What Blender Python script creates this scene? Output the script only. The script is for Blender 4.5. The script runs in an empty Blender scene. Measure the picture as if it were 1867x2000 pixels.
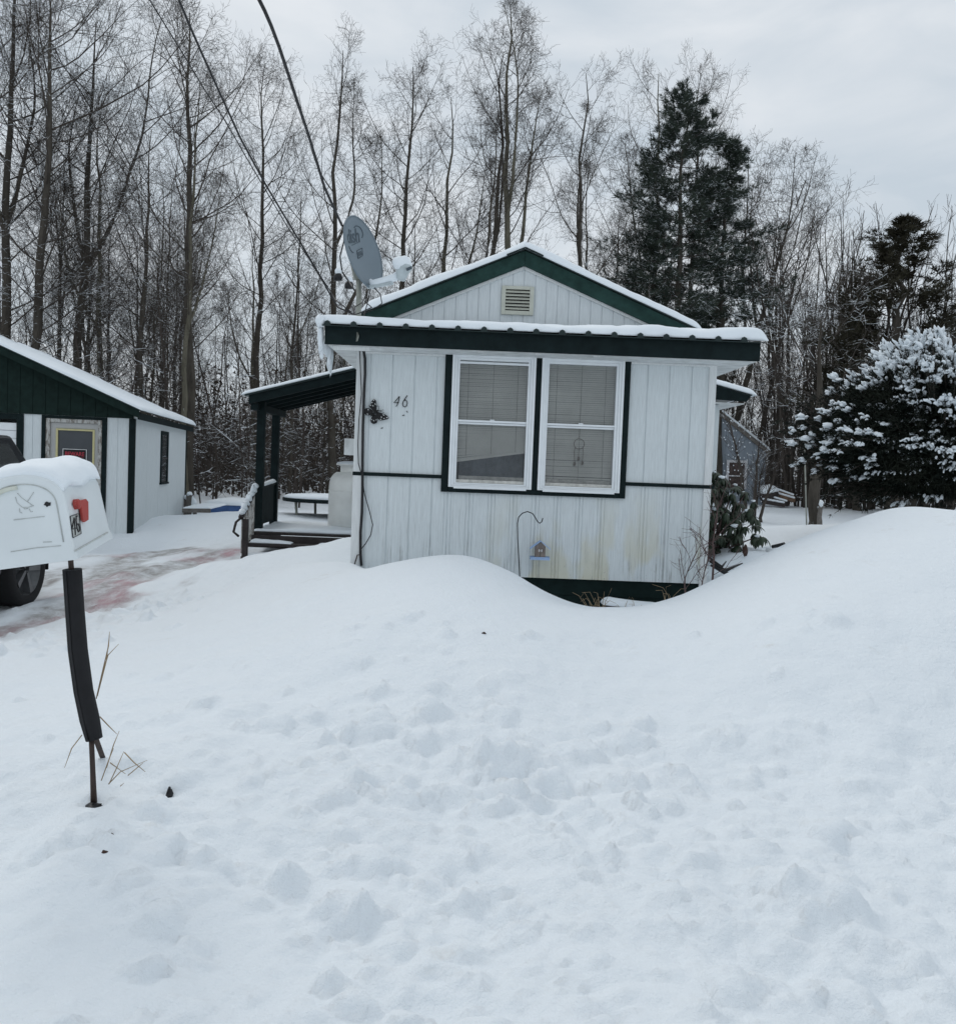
import bpy, math, random
import numpy as np
from mathutils import Vector, Matrix
random.seed(7); rng = np.random.default_rng(7)
S = bpy.context.scene
COL = S.collection
pi = math.pi
R = math.radians

# ------------------------------------------------------------------ survey
# measured camera (focal length in photo pixels, pitch, roll); ray/at/flat turn a measured
# photo position plus a distance into a place in the yard
F, PITCH, ROLL = 1832., -.0467, .0386
EYE = np.array([0, 0, 1.5])
_f = np.array([0, math.cos(PITCH), math.sin(PITCH)]); _u = np.array([0, -math.sin(PITCH), math.cos(PITCH)])
_x = np.array([1., 0, 0])
XR = math.cos(ROLL)*_x + math.sin(ROLL)*_u
UR = -math.sin(ROLL)*_x + math.cos(ROLL)*_u
def ray(px, py): return _f + XR*(px-933.5)/F - UR*(py-1000)/F
def at(px, py, Y):
    d = ray(px, py); return EYE + d*Y/d[1]
HO, HR = (0, 8.4), .0104        # house origin and turn
GO, GR = (-5.93, 16.06), .1636  # garage origin and turn
def loc(px, py, ly, o=HO, rot=HR):
    n = np.array([-math.sin(rot), math.cos(rot), 0]); e = np.array([math.cos(rot), math.sin(rot), 0]); oo = np.array([*o, 0])
    d = ray(px, py); t = ((oo+n*ly-EYE)@n)/(d@n); p = EYE+d*t
    return (float((p-oo)@e), ly, float(p[2]))

# ------------------------------------------------------------------ helpers
def tag(o, label=None, cat=None, group=None, kind=None):
    if label: o['label'] = label
    if cat: o['category'] = cat
    if group: o['group'] = group
    if kind: o['kind'] = kind
    return o
def empty(name, locn=(0, 0, 0), rz=0, label=None, cat=None, group=None):
    o = bpy.data.objects.new(name, None); COL.objects.link(o); o.location = locn; o.rotation_euler = (0, 0, rz)
    o.empty_display_size = .2
    return tag(o, label, cat, group)
def link(name, me, parent=None, mat=None):
    o = bpy.data.objects.new(name, me); COL.objects.link(o)
    if parent: o.parent = parent
    if mat and not me.materials: me.materials.append(mat)
    return o
def npmesh(name, V, Q, mat=None, smooth=False):
    """V (n,3), Q list of int arrays (m,3) or (m,4)"""
    V = np.asarray(V, dtype=np.float32).reshape(-1, 3)
    if not isinstance(Q, list): Q = [Q]
    Q = [np.asarray(q, dtype=np.int32) for q in Q if len(q)]
    me = bpy.data.meshes.new(name)
    me.vertices.add(len(V)); me.vertices.foreach_set('co', V.ravel())
    lv = np.concatenate([q.ravel() for q in Q]); tot = np.concatenate([np.full(len(q), q.shape[1], np.int32) for q in Q])
    st = np.concatenate([[0], np.cumsum(tot)[:-1]]).astype(np.int32)
    me.loops.add(len(lv)); me.loops.foreach_set('vertex_index', lv)
    me.polygons.add(len(tot)); me.polygons.foreach_set('loop_start', st); me.polygons.foreach_set('loop_total', tot)
    me.polygons.foreach_set('use_smooth', np.full(len(tot), smooth, bool))
    me.update(calc_edges=True); me.validate()
    if mat: me.materials.append(mat)
    return me
class MB:
    def __init__(s): s.v = []; s.f = []; s.sm = []
    def add(s, vs, fs, smooth=False):
        k = len(s.v); s.v += [tuple(map(float, v)) for v in vs]; s.f += [tuple(i+k for i in f) for f in fs]; s.sm += [smooth]*len(fs); return s
    def box(s, x0, x1, y0, y1, z0, z1, M=None):
        vs = [(x, y, z) for x in (x0, x1) for y in (y0, y1) for z in (z0, z1)]
        if M is not None: vs = [M @ Vector(v) for v in vs]
        return s.add(vs, [(0, 1, 3, 2), (4, 6, 7, 5), (0, 4, 5, 1), (2, 3, 7, 6), (0, 2, 6, 4), (1, 5, 7, 3)])
    def beam(s, a, b, w, h):
        """board from a to b, w wide sideways, h high"""
        a, b = Vector(a), Vector(b); d = (b-a).normalized()
        up = Vector((0, 0, 1)) if abs(d.z) < .99 else Vector((0, 1, 0))
        sx = d.cross(up).normalized()*w/2; sz = sx.cross(d).normalized()*h/2
        vs = [p+i*sx+j*sz for p in (a, b) for i, j in ((-1, -1), (1, -1), (1, 1), (-1, 1))]
        return s.add(vs, [(3, 2, 1, 0), (4, 5, 6, 7), (0, 1, 5, 4), (1, 2, 6, 5), (2, 3, 7, 6), (3, 0, 4, 7)])
    def tube(s, pts, r, n=8, cap=True):
        pts = [Vector(p) for p in pts]; rs = r if hasattr(r, '__len__') else [r]*len(pts)
        k = len(s.v); prev = None
        for i, p in enumerate(pts):
            t = (pts[min(i+1, len(pts)-1)]-pts[max(i-1, 0)]).normalized()
            if prev is None: a = t.orthogonal().normalized()
            else: a = (prev-t*prev.dot(t)).normalized()
            prev = a; b = t.cross(a)
            for j in range(n):
                an = 2*pi*j/n; q = p+(a*math.cos(an)+b*math.sin(an))*rs[i]; s.v.append(tuple(q))
        for i in range(len(pts)-1):
            for j in range(n):
                s.f.append((k+i*n+j, k+i*n+(j+1) % n, k+(i+1)*n+(j+1) % n, k+(i+1)*n+j)); s.sm.append(True)
        if cap:
            s.f.append(tuple(k+j for j in range(n))[::-1]); s.sm.append(False)
            e = k+(len(pts)-1)*n; s.f.append(tuple(e+j for j in range(n))); s.sm.append(False)
        return s
    def lathe(s, prof, n=24, c=(0, 0, 0), M=None):
        """prof = [(r,z)...] about z"""
        vs = []; fs = []
        for r, z in prof:
            for j in range(n):
                v = Vector((c[0]+r*math.cos(2*pi*j/n), c[1]+r*math.sin(2*pi*j/n), c[2]+z))
                vs.append(M @ v if M is not None else v)
        for i in range(len(prof)-1):
            for j in range(n):
                fs.append((i*n+j, i*n+(j+1) % n, (i+1)*n+(j+1) % n, (i+1)*n+j))
        return s.add(vs, fs, True)
    def poly(s, pts, h, M=None):
        """flat outline pts [(x,z)] extruded in y from 0 to h"""
        n = len(pts); vs = [Vector((x, 0, z)) for x, z in pts]+[Vector((x, h, z)) for x, z in pts]
        if M is not None: vs = [M @ v for v in vs]
        return s.add(vs, [tuple(range(n)), tuple(range(2*n-1, n-1, -1))]+[(i, i+n, (i+1) % n+n, (i+1) % n) for i in range(n)])
    def blob(s, c, r, seed=0, nz=.15, n=10):
        """irregular rounded lump, r=(rx,ry,rz)"""
        g = random.Random(seed); vs = []; fs = []; m = n//2+1
        ph = [g.uniform(0, 6) for _ in range(6)]
        for i in range(m+1):
            th = pi*i/m
            for j in range(n):
                a = 2*pi*j/n
                k = 1+nz*(math.sin(2*a+ph[0]+th*2)+math.sin(3*a+ph[1]-th)+math.sin(th*4+ph[2]+a))/2
                vs.append((c[0]+r[0]*k*math.sin(th)*math.cos(a), c[1]+r[1]*k*math.sin(th)*math.sin(a), c[2]+r[2]*k*math.cos(th)))
        for i in range(m):
            for j in range(n): fs.append((i*n+j, (i+1)*n+j, (i+1)*n+(j+1) % n, i*n+(j+1) % n))
        return s.add(vs, fs, True)
    def build(s, name, mat, parent=None, bevel=0, **kw):
        me = bpy.data.meshes.new(name); me.from_pydata(s.v, [], s.f)
        me.polygons.foreach_set('use_smooth', s.sm); me.materials.append(mat); me.update()
        o = link(name, me, parent)
        if bevel:
            m = o.modifiers.new('b', 'BEVEL'); m.width = bevel; m.segments = 2; m.limit_method = 'ANGLE'
        tag(o, **kw) if kw else None
        return o

# value noise in numpy
def vnoise(x, y, seed=0):
    def h(i, j):
        n = (i*374761393 + j*668265263 + seed*1442695041) & 0xffffffff
        n = ((n ^ (n >> 13))*1274126177) & 0xffffffff
        return ((n ^ (n >> 16)) & 0xffff)/65535.
    xi = np.floor(x).astype(np.int64); yi = np.floor(y).astype(np.int64); u = x-xi; v = y-yi
    u = u*u*u*(u*(u*6-15)+10); v = v*v*v*(v*(v*6-15)+10)
    return (h(xi, yi)*(1-u)+h(xi+1, yi)*u)*(1-v)+(h(xi, yi+1)*(1-u)+h(xi+1, yi+1)*u)*v
def fbm(x, y, oc=4, seed=0):
    s = 0; a = .5
    for k in range(oc): s = s+a*(vnoise(x*2**k+k*17.3, y*2**k+k*9.1, seed+k)-.5); a *= .5
    return s*2

# ------------------------------------------------------------------ materials
class NT:
    def __init__(s, name):
        s.m = bpy.data.materials.new(name); s.m.use_nodes = True; s.t = s.m.node_tree; s.n = s.t.nodes; s.l = s.t.links
        s.b = s.n['Principled BSDF']; s.out = s.n['Material Output']; s._tc = None
    def node(s, ty, **kw):
        n = s.n.new(ty)
        for k, v in kw.items():
            if k[0] == '_': setattr(n, k[1:], v)
        return n
    def lk(s, a, b): s.l.new(a, b)
    def co(s, kind='Object', scale=(1, 1, 1), locn=(0, 0, 0), rot=(0, 0, 0)):
        tc = s.node('ShaderNodeTexCoord'); m = s.node('ShaderNodeMapping')
        m.inputs['Scale'].default_value = scale; m.inputs['Location'].default_value = locn; m.inputs['Rotation'].default_value = rot
        s.lk(tc.outputs[kind], m.inputs[0]); return m.outputs[0]
    def noise(s, scale=5, detail=4, rough=.5, co=None, dist=0):
        n = s.node('ShaderNodeTexNoise'); n.inputs['Scale'].default_value = scale; n.inputs['Detail'].default_value = detail
        n.inputs['Roughness'].default_value = rough; n.inputs['Distortion'].default_value = dist
        s.lk(co if co is not None else s.co(), n.inputs['Vector']); return n.outputs['Fac']
    def ramp(s, fac, stops, interp='LINEAR'):
        r = s.node('ShaderNodeValToRGB'); r.color_ramp.interpolation = interp; e = r.color_ramp.elements
        while len(e) < len(stops): e.new(.5)
        for i, (p, c) in enumerate(stops):
            e[i].position = p; e[i].color = (c, c, c, 1) if not hasattr(c, '__len__') else (*c, 1)
        s.lk(fac, r.inputs[0]); return r.outputs[0]
    def mix(s, fac, a, b, mode='MIX'):
        m = s.node('ShaderNodeMix'); m.data_type = 'RGBA'; m.blend_type = mode
        for sock, v in ((m.inputs[0], fac), (m.inputs[6], a), (m.inputs[7], b)):
            if hasattr(v, 'node'): s.lk(v, sock)
            elif sock is m.inputs[0]: sock.default_value = v
            else: sock.default_value = (*v, 1)
        return m.outputs[2]
    def math(s, op, a, b=0.):
        m = s.node('ShaderNodeMath'); m.operation = op
        for sock, v in ((m.inputs[0], a), (m.inputs[1], b)):
            if hasattr(v, 'node'): s.lk(v, sock)
            else: sock.default_value = v
        return m.outputs[0]
    def bump(s, h, strength=.3, dist=.01):
        b = s.node('ShaderNodeBump'); b.inputs['Strength'].default_value = strength; b.inputs['Distance'].default_value = dist
        s.lk(h, b.inputs['Height']); s.lk(b.outputs[0], s.b.inputs['Normal'])
    def nz(s):
        g = s.node('ShaderNodeNewGeometry'); x = s.node('ShaderNodeSeparateXYZ'); s.lk(g.outputs['True Normal'], x.inputs[0]); return x.outputs[2]
    def objz(s, ax=2):
        tc = s.node('ShaderNodeTexCoord'); x = s.node('ShaderNodeSeparateXYZ'); s.lk(tc.outputs['Object'], x.inputs[0]); return x.outputs[ax]
    def col(s, c):
        if hasattr(c, 'node'): s.lk(c, s.b.inputs['Base Color'])
        else: s.b.inputs['Base Color'].default_value = (*c, 1)
        return s
    def set(s, rough=.6, metal=0, spec=.5, **kw):
        s.b.inputs['Roughness'].default_value = rough; s.b.inputs['Metallic'].default_value = metal
        s.b.inputs['Specular IOR Level'].default_value = spec
        return s
SNOW = (.845, .895, .935)
def simple(name, c, rough=.6, metal=0, var=.25, scale=8, bump=0, spec=.4, c2=None):
    m = NT(name); n = m.noise(scale, 5, .6)
    m.col(m.mix(m.ramp(n, [(.3, 0.), (.7, 1.)]), tuple(x*(1-var) for x in c), c2 if c2 else tuple(min(1, x*(1+var*.6)) for x in c)))
    m.set(rough, metal, spec)
    if bump: m.bump(m.noise(scale*6, 4), bump, .004)
    return m.m
def mat_snow(name, bumpscale=30, strength=.35, tint=None):
    m = NT(name); co = m.co()
    n = m.noise(3, 4, .6, co)
    m.col(m.mix(n, tuple(x*.97 for x in SNOW), tuple(min(1, x*1.02) for x in SNOW)) if tint is None else tint)
    m.set(.75, 0, .15)
    h = m.math('ADD', m.noise(bumpscale, 5, .6, co), m.math('MULTIPLY', m.noise(bumpscale*6, 3, .6, co), .35))
    m.bump(h, strength, .012)
    return m.m
M = {}
M['snow'] = mat_snow('snow_cover', 18, .3)
M['roof_snow'] = mat_snow('roof_snow', 14, .25)

def siding(name, base, stain=True, dark=(.25, .25, .24), zlow=.5, zhigh=1.4, peel=.5):
    """painted grooved plywood: vertical grain, flaking specks, yellowed patches low down"""
    m = NT(name)
    grain = m.noise(14, 5, .65, m.co(scale=(5, 5, .35)))
    fine = m.noise(60, 4, .7, m.co(scale=(3, 3, .12)))
    c = m.mix(m.ramp(grain, [(.32, 0.), (.68, 1.)]), tuple(x*.86 for x in base), base)
    c = m.mix(m.math('MULTIPLY', m.ramp(fine, [(.52, 0.), (.72, 1.)]), .32), c, tuple(x*.55 for x in base))
    if stain:
        z = m.objz()
        low = m.math('SUBTRACT', 1., m.math('DIVIDE', m.math('SUBTRACT', z, zlow), zhigh-zlow))
        low = m.ramp(low, [(.0, 0.), (1., 1.)])
        xr = m.ramp(m.objz(0), [(.0, 0.), (.35, 1.)])
        patch = m.ramp(m.noise(1.9, 3, .5, m.co(scale=(1.6, 1, .55))), [(.49, 0.), (.56, 1.)])
        c = m.mix(m.math('MULTIPLY', m.math('MULTIPLY', patch, m.math('MULTIPLY', xr, low)), .8), c, (.62, .60, .46))
        st = m.ramp(m.noise(22, 5, .75, m.co(scale=(1.5, 1.5, .05))), [(.53, 0.), (.66, 1.)])
        brk = m.ramp(m.noise(4, 4, .6, m.co(scale=(2, 1, 1))), [(.4, 0.), (.62, 1.)])
        lo2 = m.ramp(low, [(.15, .0), (.85, 1.)])
        c = m.mix(m.math('MULTIPLY', m.math('MULTIPLY', st, brk), m.math('MULTIPLY', lo2, .85)), c, dark)
        rot = m.ramp(m.noise(40, 6, .8, m.co(scale=(1, 1, .6))), [(.6, 0.), (.66, 1.)])
        lo3 = m.ramp(low, [(.72, 0.), (1., 1.)])
        c = m.mix(m.math('MULTIPLY', rot, m.math('MULTIPLY', lo3, .8)), c, (.12, .11, .09))
    sp = m.ramp(m.noise(26, 5, .75, m.co(scale=(2.2, 2.2, .5))), [(.70, 0.), (.74, 1.)])
    c = m.mix(m.math('MULTIPLY', sp, peel), c, dark)
    m.col(c).set(.62, 0, .3)
    m.bump(m.math('ADD', fine, grain), .35, .004)
    return m.m
M['siding'] = siding('white_painted_siding', (.73, .78, .795))
M['siding_up'] = siding('white_upper_siding', (.73, .78, .795), stain=False, peel=.55)
M['siding_gable'] = siding('white_gable_siding', (.68, .72, .735), stain=False, peel=.5)
M['white_trim'] = siding('white_trim_paint', (.78, .80, .80), stain=False, peel=.8)
def green(name, base, chips=.7, c2=(.5, .5, .47)):
    m = NT(name)
    g = m.noise(9, 5, .6, m.co(scale=(1, 1, 1)))
    c = m.mix(m.ramp(g, [(.3, 0.), (.7, 1.)]), tuple(x*.7 for x in base), tuple(x*1.25 for x in base))
    sp = m.ramp(m.noise(17, 6, .8), [(.735, 0.), (.75, 1.)])
    c = m.mix(m.math('MULTIPLY', sp, chips), c, c2)
    m.col(c).set(.75, 0, .12); m.bump(m.noise(60, 4), .2, .003)
    return m.m
M['green'] = green('dark_green_paint', (.009, .0165, .0175))
M['green_gable'] = green('green_barge_paint', (.021, .050, .044))
M['green_garage'] = green('green_garage_paint', (.011, .023, .020))
M['skirt'] = green('dark_skirt_boards', (.008, .018, .017), .3)
M['metal_roof'] = simple('green_metal_roofing', (.015, .028, .028), .4, .3)
M['soffit'] = simple('soffit_paint', (.70, .72, .72), .6)
M['vinyl'] = simple('white_vinyl', (.84, .87, .89), .35, var=.05)
M['vinyl_dirty'] = simple('grimy_vinyl', (.60, .59, .55), .4, var=.3, scale=25)
M['blind'] = simple('blind_slats', (.74, .745, .70), .5, var=.12, scale=4)
M['cord'] = simple('blind_cord', (.16, .16, .15), .7)
M['curtain'] = simple('curtain_cloth', (.26, .30, .34), .9, var=.3)
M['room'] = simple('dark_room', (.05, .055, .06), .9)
def mat_glass(name, screen=.35, refl=1.0):
    m = NT(name); n = m.n; n.remove(m.b)
    tr = m.node('ShaderNodeBsdfTransparent'); gl = m.node('ShaderNodeBsdfGlossy'); gl.inputs['Roughness'].default_value = .04
    gl.inputs['Color'].default_value = (.85, .9, .95, 1)
    di = m.node('ShaderNodeBsdfDiffuse'); di.inputs['Color'].default_value = (.09, .095, .095, 1)
    m1 = m.node('ShaderNodeMixShader'); m1.inputs[0].default_value = screen
    m.lk(tr.outputs[0], m1.inputs[1]); m.lk(di.outputs[0], m1.inputs[2])
    fr = m.node('ShaderNodeFresnel'); fr.inputs[0].default_value = 1.5
    m2 = m.node('ShaderNodeMixShader'); m.lk(m.math('MULTIPLY', fr.outputs[0], refl), m2.inputs[0]); m.lk(m1.outputs[0], m2.inputs[1]); m.lk(gl.outputs[0], m2.inputs[2])
    m.lk(m2.outputs[0], m.out.inputs[0]); return m.m
M['glass'] = mat_glass('screened_glass', .22, 1.3)
M['dark_glass'] = mat_glass('dark_glass', .75, 1.2)
M['black'] = simple('black_metal', (.012, .012, .014), .45)
M['rubber'] = simple('black_foam', (.013, .013, .015), .85, bump=.3, scale=20)
M['rusty'] = simple('rusty_steel', (.035, .028, .028), .7, var=.5, scale=20, c2=(.07, .045, .035))
M['grey_metal'] = simple('grey_dish_metal', (.17, .215, .25), .5, var=.06, scale=3)
M['galv'] = simple('galvanised_steel', (.33, .34, .30), .5, .3, var=.3)
M['lnb'] = simple('pale_plastic', (.50, .56, .58), .5)
M['logo'] = simple('dark_logo_print', (.065, .09, .11), .6)
M['tank'] = simple('white_tank_paint', (.84, .85, .82), .35, var=.12, scale=3)
M['blue_wood'] = simple('pale_blue_paint', (.33, .47, .72), .5, var=.2)
M['wood_feeder'] = simple('weathered_feeder_wood', (.24, .20, .18), .8, var=.4, scale=25)
M['wood_dark'] = simple('wet_dark_wood', (.035, .027, .026), .7, var=.5)
M['wood_grey'] = simple('grey_weathered_wood', (.17, .155, .14), .85, var=.4, scale=15)
M['wood_brown'] = simple('brown_plank', (.16, .10, .065), .8, var=.5)
M['yellow'] = simple('yellow_window_trim', (.58, .53, .28), .5, var=.12)
M['door'] = simple('grey_door_paint', (.44, .44, .43), .5, var=.08, scale=4)
def peel(name, base, under):
    m = NT(name); n = m.ramp(m.noise(9, 6, .8, m.co(scale=(3, 3, 1))), [(.46, 0.), (.56, 1.)])
    m.col(m.mix(n, base, under)).set(.75, 0, .2); m.bump(n, .3, .003); return m.m
M['peeling'] = peel('peeling_frame_paint', (.50, .50, .48), (.20, .18, .16))
M['red_sign'] = simple('red_lettering', (.40, .03, .05), .5)
M['white_print'] = simple('white_print', (.75, .75, .75), .5)
M['mailbox'] = simple('white_mailbox_plastic', (.74, .785, .80), .38, var=.05, scale=5)
M['mailbox_yellow'] = simple('yellowed_plastic', (.66, .68, .60), .45, var=.08)
M['relief'] = simple('grey_relief_line', (.52, .545, .53), .5, var=.25, scale=20)  # relief and crease lines coloured greyer than the surrounding plastic
M['flag'] = simple('faded_red_plastic', (.42, .055, .045), .55, var=.25)
M['decal'] = simple('silver_decal', (.48, .50, .48), .35)
M['car_paint'] = simple('dark_car_paint', (.022, .024, .028), .25, .4, var=.1)
M['car_trim'] = simple('black_car_trim', (.01, .01, .011), .7)
M['tyre'] = simple('tyre_rubber', (.012, .012, .013), .85, bump=.5)
M['rim'] = simple('grey_alloy', (.13, .135, .14), .35, .6)
M['blue_sheet'] = simple('blue_plastic', (.055, .12, .29), .4)
M['shed'] = siding('blue_grey_shed_siding', (.27, .31, .355), stain=False, dark=(.08, .09, .1))
M['frost'] = simple('frosted_trim', (.62, .62, .64), .8, var=.3, scale=30)
M['leaf'] = simple('rhododendron_leaf', (.030, .046, .026), .42, var=.5, scale=6)
M['straw'] = simple('dry_grass_stalk', (.36, .27, .17), .85)
M['twig_red'] = simple('reddish_twig', (.13, .085, .08), .8)
M['dead_leaf'] = simple('dead_leaf', (.05, .025, .018), .8)
M['ornament'] = simple('dark_iron_ornament', (.022, .015, .022), .5)
M['pink_shell'] = simple('faded_ornament', (.20, .17, .14), .7)
def bark(name, base, snow_amt, thr=.3, scale=8, snowscale=1.2):
    """bark with snow lying on its upward faces"""
    m = NT(name)
    c = m.mix(m.ramp(m.noise(scale, 5, .7, m.co(scale=(1, 1, .25))), [(.3, 0.), (.7, 1.)]), tuple(x*.6 for x in base), tuple(x*1.35 for x in base))
    up = m.math('GREATER_THAN', m.nz(), thr)
    g = m.ramp(m.noise(snowscale, 4, .7), [(.5-snow_amt*.5-.02, 1.), (.5-snow_amt*.5+.02, 1.)]) if snow_amt >= 1 else m.ramp(m.noise(snowscale, 5, .75), [(1-snow_amt-.04, 0.), (1-snow_amt+.04, 1.)])
    m.col(m.mix(m.math('MULTIPLY', up, g), c, SNOW)).set(.85, 0, .15)
    return m.m
M['trunk'] = bark('grey_brown_bark', (.075, .066, .055), .42, .15, 6, 3)
M['trunk_pale'] = bark('pale_aspen_bark', (.125, .115, .088), .40, .15, 6, 3)
M['limb'] = bark('limb_bark', (.068, .058, .050), .42, .40, 6, 2.2)
M['limb_snowy'] = bark('snowy_limb_bark', (.062, .053, .046), .47, .36, 6, 1.8)
M['brush'] = bark('brush_bark', (.072, .060, .053), .46, .40, 6, 1.1)
def foliage(name, a, b, snow_amt, thr=.55, ss=2.):
    m = NT(name)
    c = m.mix(m.ramp(m.noise(2.2, 4, .7), [(.35, 0.), (.65, 1.)]), a, b)
    up = m.math('GREATER_THAN', m.nz(), thr)
    g = m.ramp(m.noise(ss, 4, .7), [(1-snow_amt-.05, 0.), (1-snow_amt+.05, 1.)])
    m.col(m.mix(m.math('MULTIPLY', up, g), c, SNOW)).set(.8, 0, .2); return m.m
M['pine'] = foliage('pine_needles', (.026, .038, .031), (.048, .060, .044), .56, .55, 3.)
M['cedar'] = foliage('brownish_needles', (.032, .028, .018), (.045, .042, .026), .42, .7)
M['yew'] = foliage('yew_needles', (.009, .014, .011), (.022, .026, .018), .25, .75)
M['deadleaf_mass'] = foliage('brown_leaf_litter', (.030, .025, .021), (.075, .058, .046), .5, .8, 3)

# ------------------------------------------------------------------ tree growing (vectorised)
def unit(v): return v/(np.linalg.norm(v, axis=-1, keepdims=True)+1e-9)
def tubes(paths, radii, n, phase=0.):
    """paths (N,P,3), radii (N,P) -> V, quads"""
    N, P, _ = paths.shape
    t = np.empty_like(paths); t[:, 1:-1] = paths[:, 2:]-paths[:, :-2]; t[:, 0] = paths[:, 1]-paths[:, 0]; t[:, -1] = paths[:, -1]-paths[:, -2]
    t = unit(t); up = np.zeros_like(t); up[..., 2] = 1
    vert = np.abs(t[..., 2]) > .95; up[vert] = (1, 0, 0)
    a = unit(np.cross(t, up)); b = np.cross(a, t)
    ang = 2*pi*np.arange(n)/n+phase
    V = paths[:, :, None, :]+radii[:, :, None, None]*(a[:, :, None, :]*np.cos(ang)[None, None, :, None]+b[:, :, None, :]*np.sin(ang)[None, None, :, None])
    idx = np.arange(N*P*n).reshape(N, P, n)
    q = np.stack([idx[:, :-1, :], np.roll(idx, -1, 2)[:, :-1, :], np.roll(idx, -1, 2)[:, 1:, :], idx[:, 1:, :]], -1).reshape(-1, 4)
    return V.reshape(-1, 3), q
def grow(par, prad, M_, t0, t1, lenf, ang, P, lift, jit, r0, taper=.35, g=None, rk=.6, outward=None):
    g = g or rng; N, PP, _ = par.shape
    t = (t0+(t1-t0)*(np.arange(M_)[None, :]+g.uniform(0, 1, (N, M_)))/M_)
    f = t*(PP-1); i = np.clip(f.astype(int), 0, PP-2); fr = (f-i)[..., None]; ar = np.arange(N)[:, None]
    base = par[ar, i]*(1-fr)+par[ar, i+1]*fr; tan = unit(par[ar, i+1]-par[ar, i])
    br = prad[ar, i]*(1-fr[..., 0])+prad[ar, i+1]*fr[..., 0]
    plen = np.linalg.norm(np.diff(par, axis=1), axis=-1).sum(1)[:, None]
    rv = g.normal(size=(N, M_, 3)); perp = unit(rv-tan*(rv*tan).sum(-1, keepdims=True))
    if outward is not None: perp = unit(perp+np.asarray(outward)*1.0)
    an = np.radians(ang[0]+(ang[1]-ang[0])*g.uniform(0, 1, (N, M_, 1)))
    d = unit(tan*np.cos(an)+perp*np.sin(an))
    L = lenf(t, plen)*g.uniform(.7, 1.25, (N, M_))
    pts = np.empty((N, M_, P, 3)); pts[:, :, 0] = base; cur = base.copy()
    for k in range(1, P):
        cur = cur+d*(L/(P-1))[..., None]; pts[:, :, k] = cur
        d = unit(d+g.normal(size=d.shape)*jit+np.array([0, 0, lift]))
    r = np.minimum(br*rk, r0*np.sqrt(L))[..., None]*np.linspace(1, taper, P)[None, None, :]
    return pts.reshape(-1, P, 3), np.maximum(r.reshape(-1, P), .0034)
def trunk_path(H, lean=(0, 0), wob=.12, P=14, r=.16, seed=0, tip=.012):
    g = np.random.default_rng(seed); z = np.linspace(0, 1, P)
    w = np.cumsum(g.normal(size=(P, 2)), 0)*wob/np.sqrt(P); w -= w[0]
    p = np.stack([w[:, 0]+lean[0]*z**1.3*H, w[:, 1]+lean[1]*z*H, z*H], -1)
    rr = r*(1-z)**.85+tip; rr[0] *= 1.25
    return p[None], rr[None]
def cat_mesh(name, parts, mat, smooth=True):
    V = []; Q = []; k = 0
    for v, q in parts: V.append(v); Q.append(q+k); k += len(v)
    return npmesh(name, np.concatenate(V), [np.concatenate(Q)], mat, smooth)
def bare_tree(seed, H=16, r=.16, crown0=.3, spread=.17, ang=(35, 60), lift=.16, n1=44, n2=9, n3=7, n4=3, lean=(0, 0), fork=0, snowy=False, l2=.42, trunkmat='trunk'):
    g = np.random.default_rng(seed)
    tp, tr = trunk_path(H, lean, H*.018, 16, r, seed)
    stems, sr = tp, tr
    if fork:
        fp, fr_ = grow(tp, tr, fork, .35, .62, lambda t, pl: (1-t)*pl*.95, (16, 30), 16, .10, .06, .2, .12, g, .7)
        stems = np.concatenate([tp, fp]); sr = np.concatenate([tr, fr_])
    shape = lambda t, pl: pl*spread*(.22+1.25*np.clip((t-crown0*.6)/.25, .35, 1)*np.clip(1-np.clip((t-.5)/.5, 0, 1)**1.7, 0, 1)**.75)
    b1, r1 = grow(stems, sr, n1, crown0, .985, shape, ang, 9, lift, .10, .0125, .25, g, .5)
    b2, r2 = grow(b1, r1, n2, .18, .97, lambda t, pl: pl*l2*(1.1-t*.6)+.12, (32, 66), 6, .07, .17, .0085, .35, g, .6)
    b3, r3 = grow(b2, r2, n3, .15, 1., lambda t, pl: pl*.42*(1.1-t*.5)+.10, (32, 70), 5, .08, .22, .0070, .5, g, .7)
    ps = [tubes(b1, r1, 4, pi/4), tubes(b2, r2, 4, pi/4), tubes(b3, r3, 3, pi/2)]
    if n4:
        b4, r4 = grow(b3, r3, n4, .3, 1., lambda t, pl: pl*.5+.07, (30, 65), 3, .12, .2, .0075, .6, g, .75)
        ps.append(tubes(b4, r4, 3, pi/2))
    if fork: tm = cat_mesh('trunk', [tubes(stems, sr, 8)], M[trunkmat])
    else: tm = cat_mesh('trunk', [tubes(tp, tr, 9)], M[trunkmat])
    cm = cat_mesh('crown', ps, M['limb_snowy' if snowy else 'limb'], False)
    return tm, cm, H
def place_tree(name, proto, x, y, z, H, rz, label, cat='tree', group=None, wid=1.):
    tm, cm, H0 = proto
    o = empty(name, (x, y, z), rz, label, cat, group); s = H/H0; o.scale = (s*wid, s*wid, s)
    link('trunk', tm, o); link('crown', cm, o)
    return o

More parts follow.
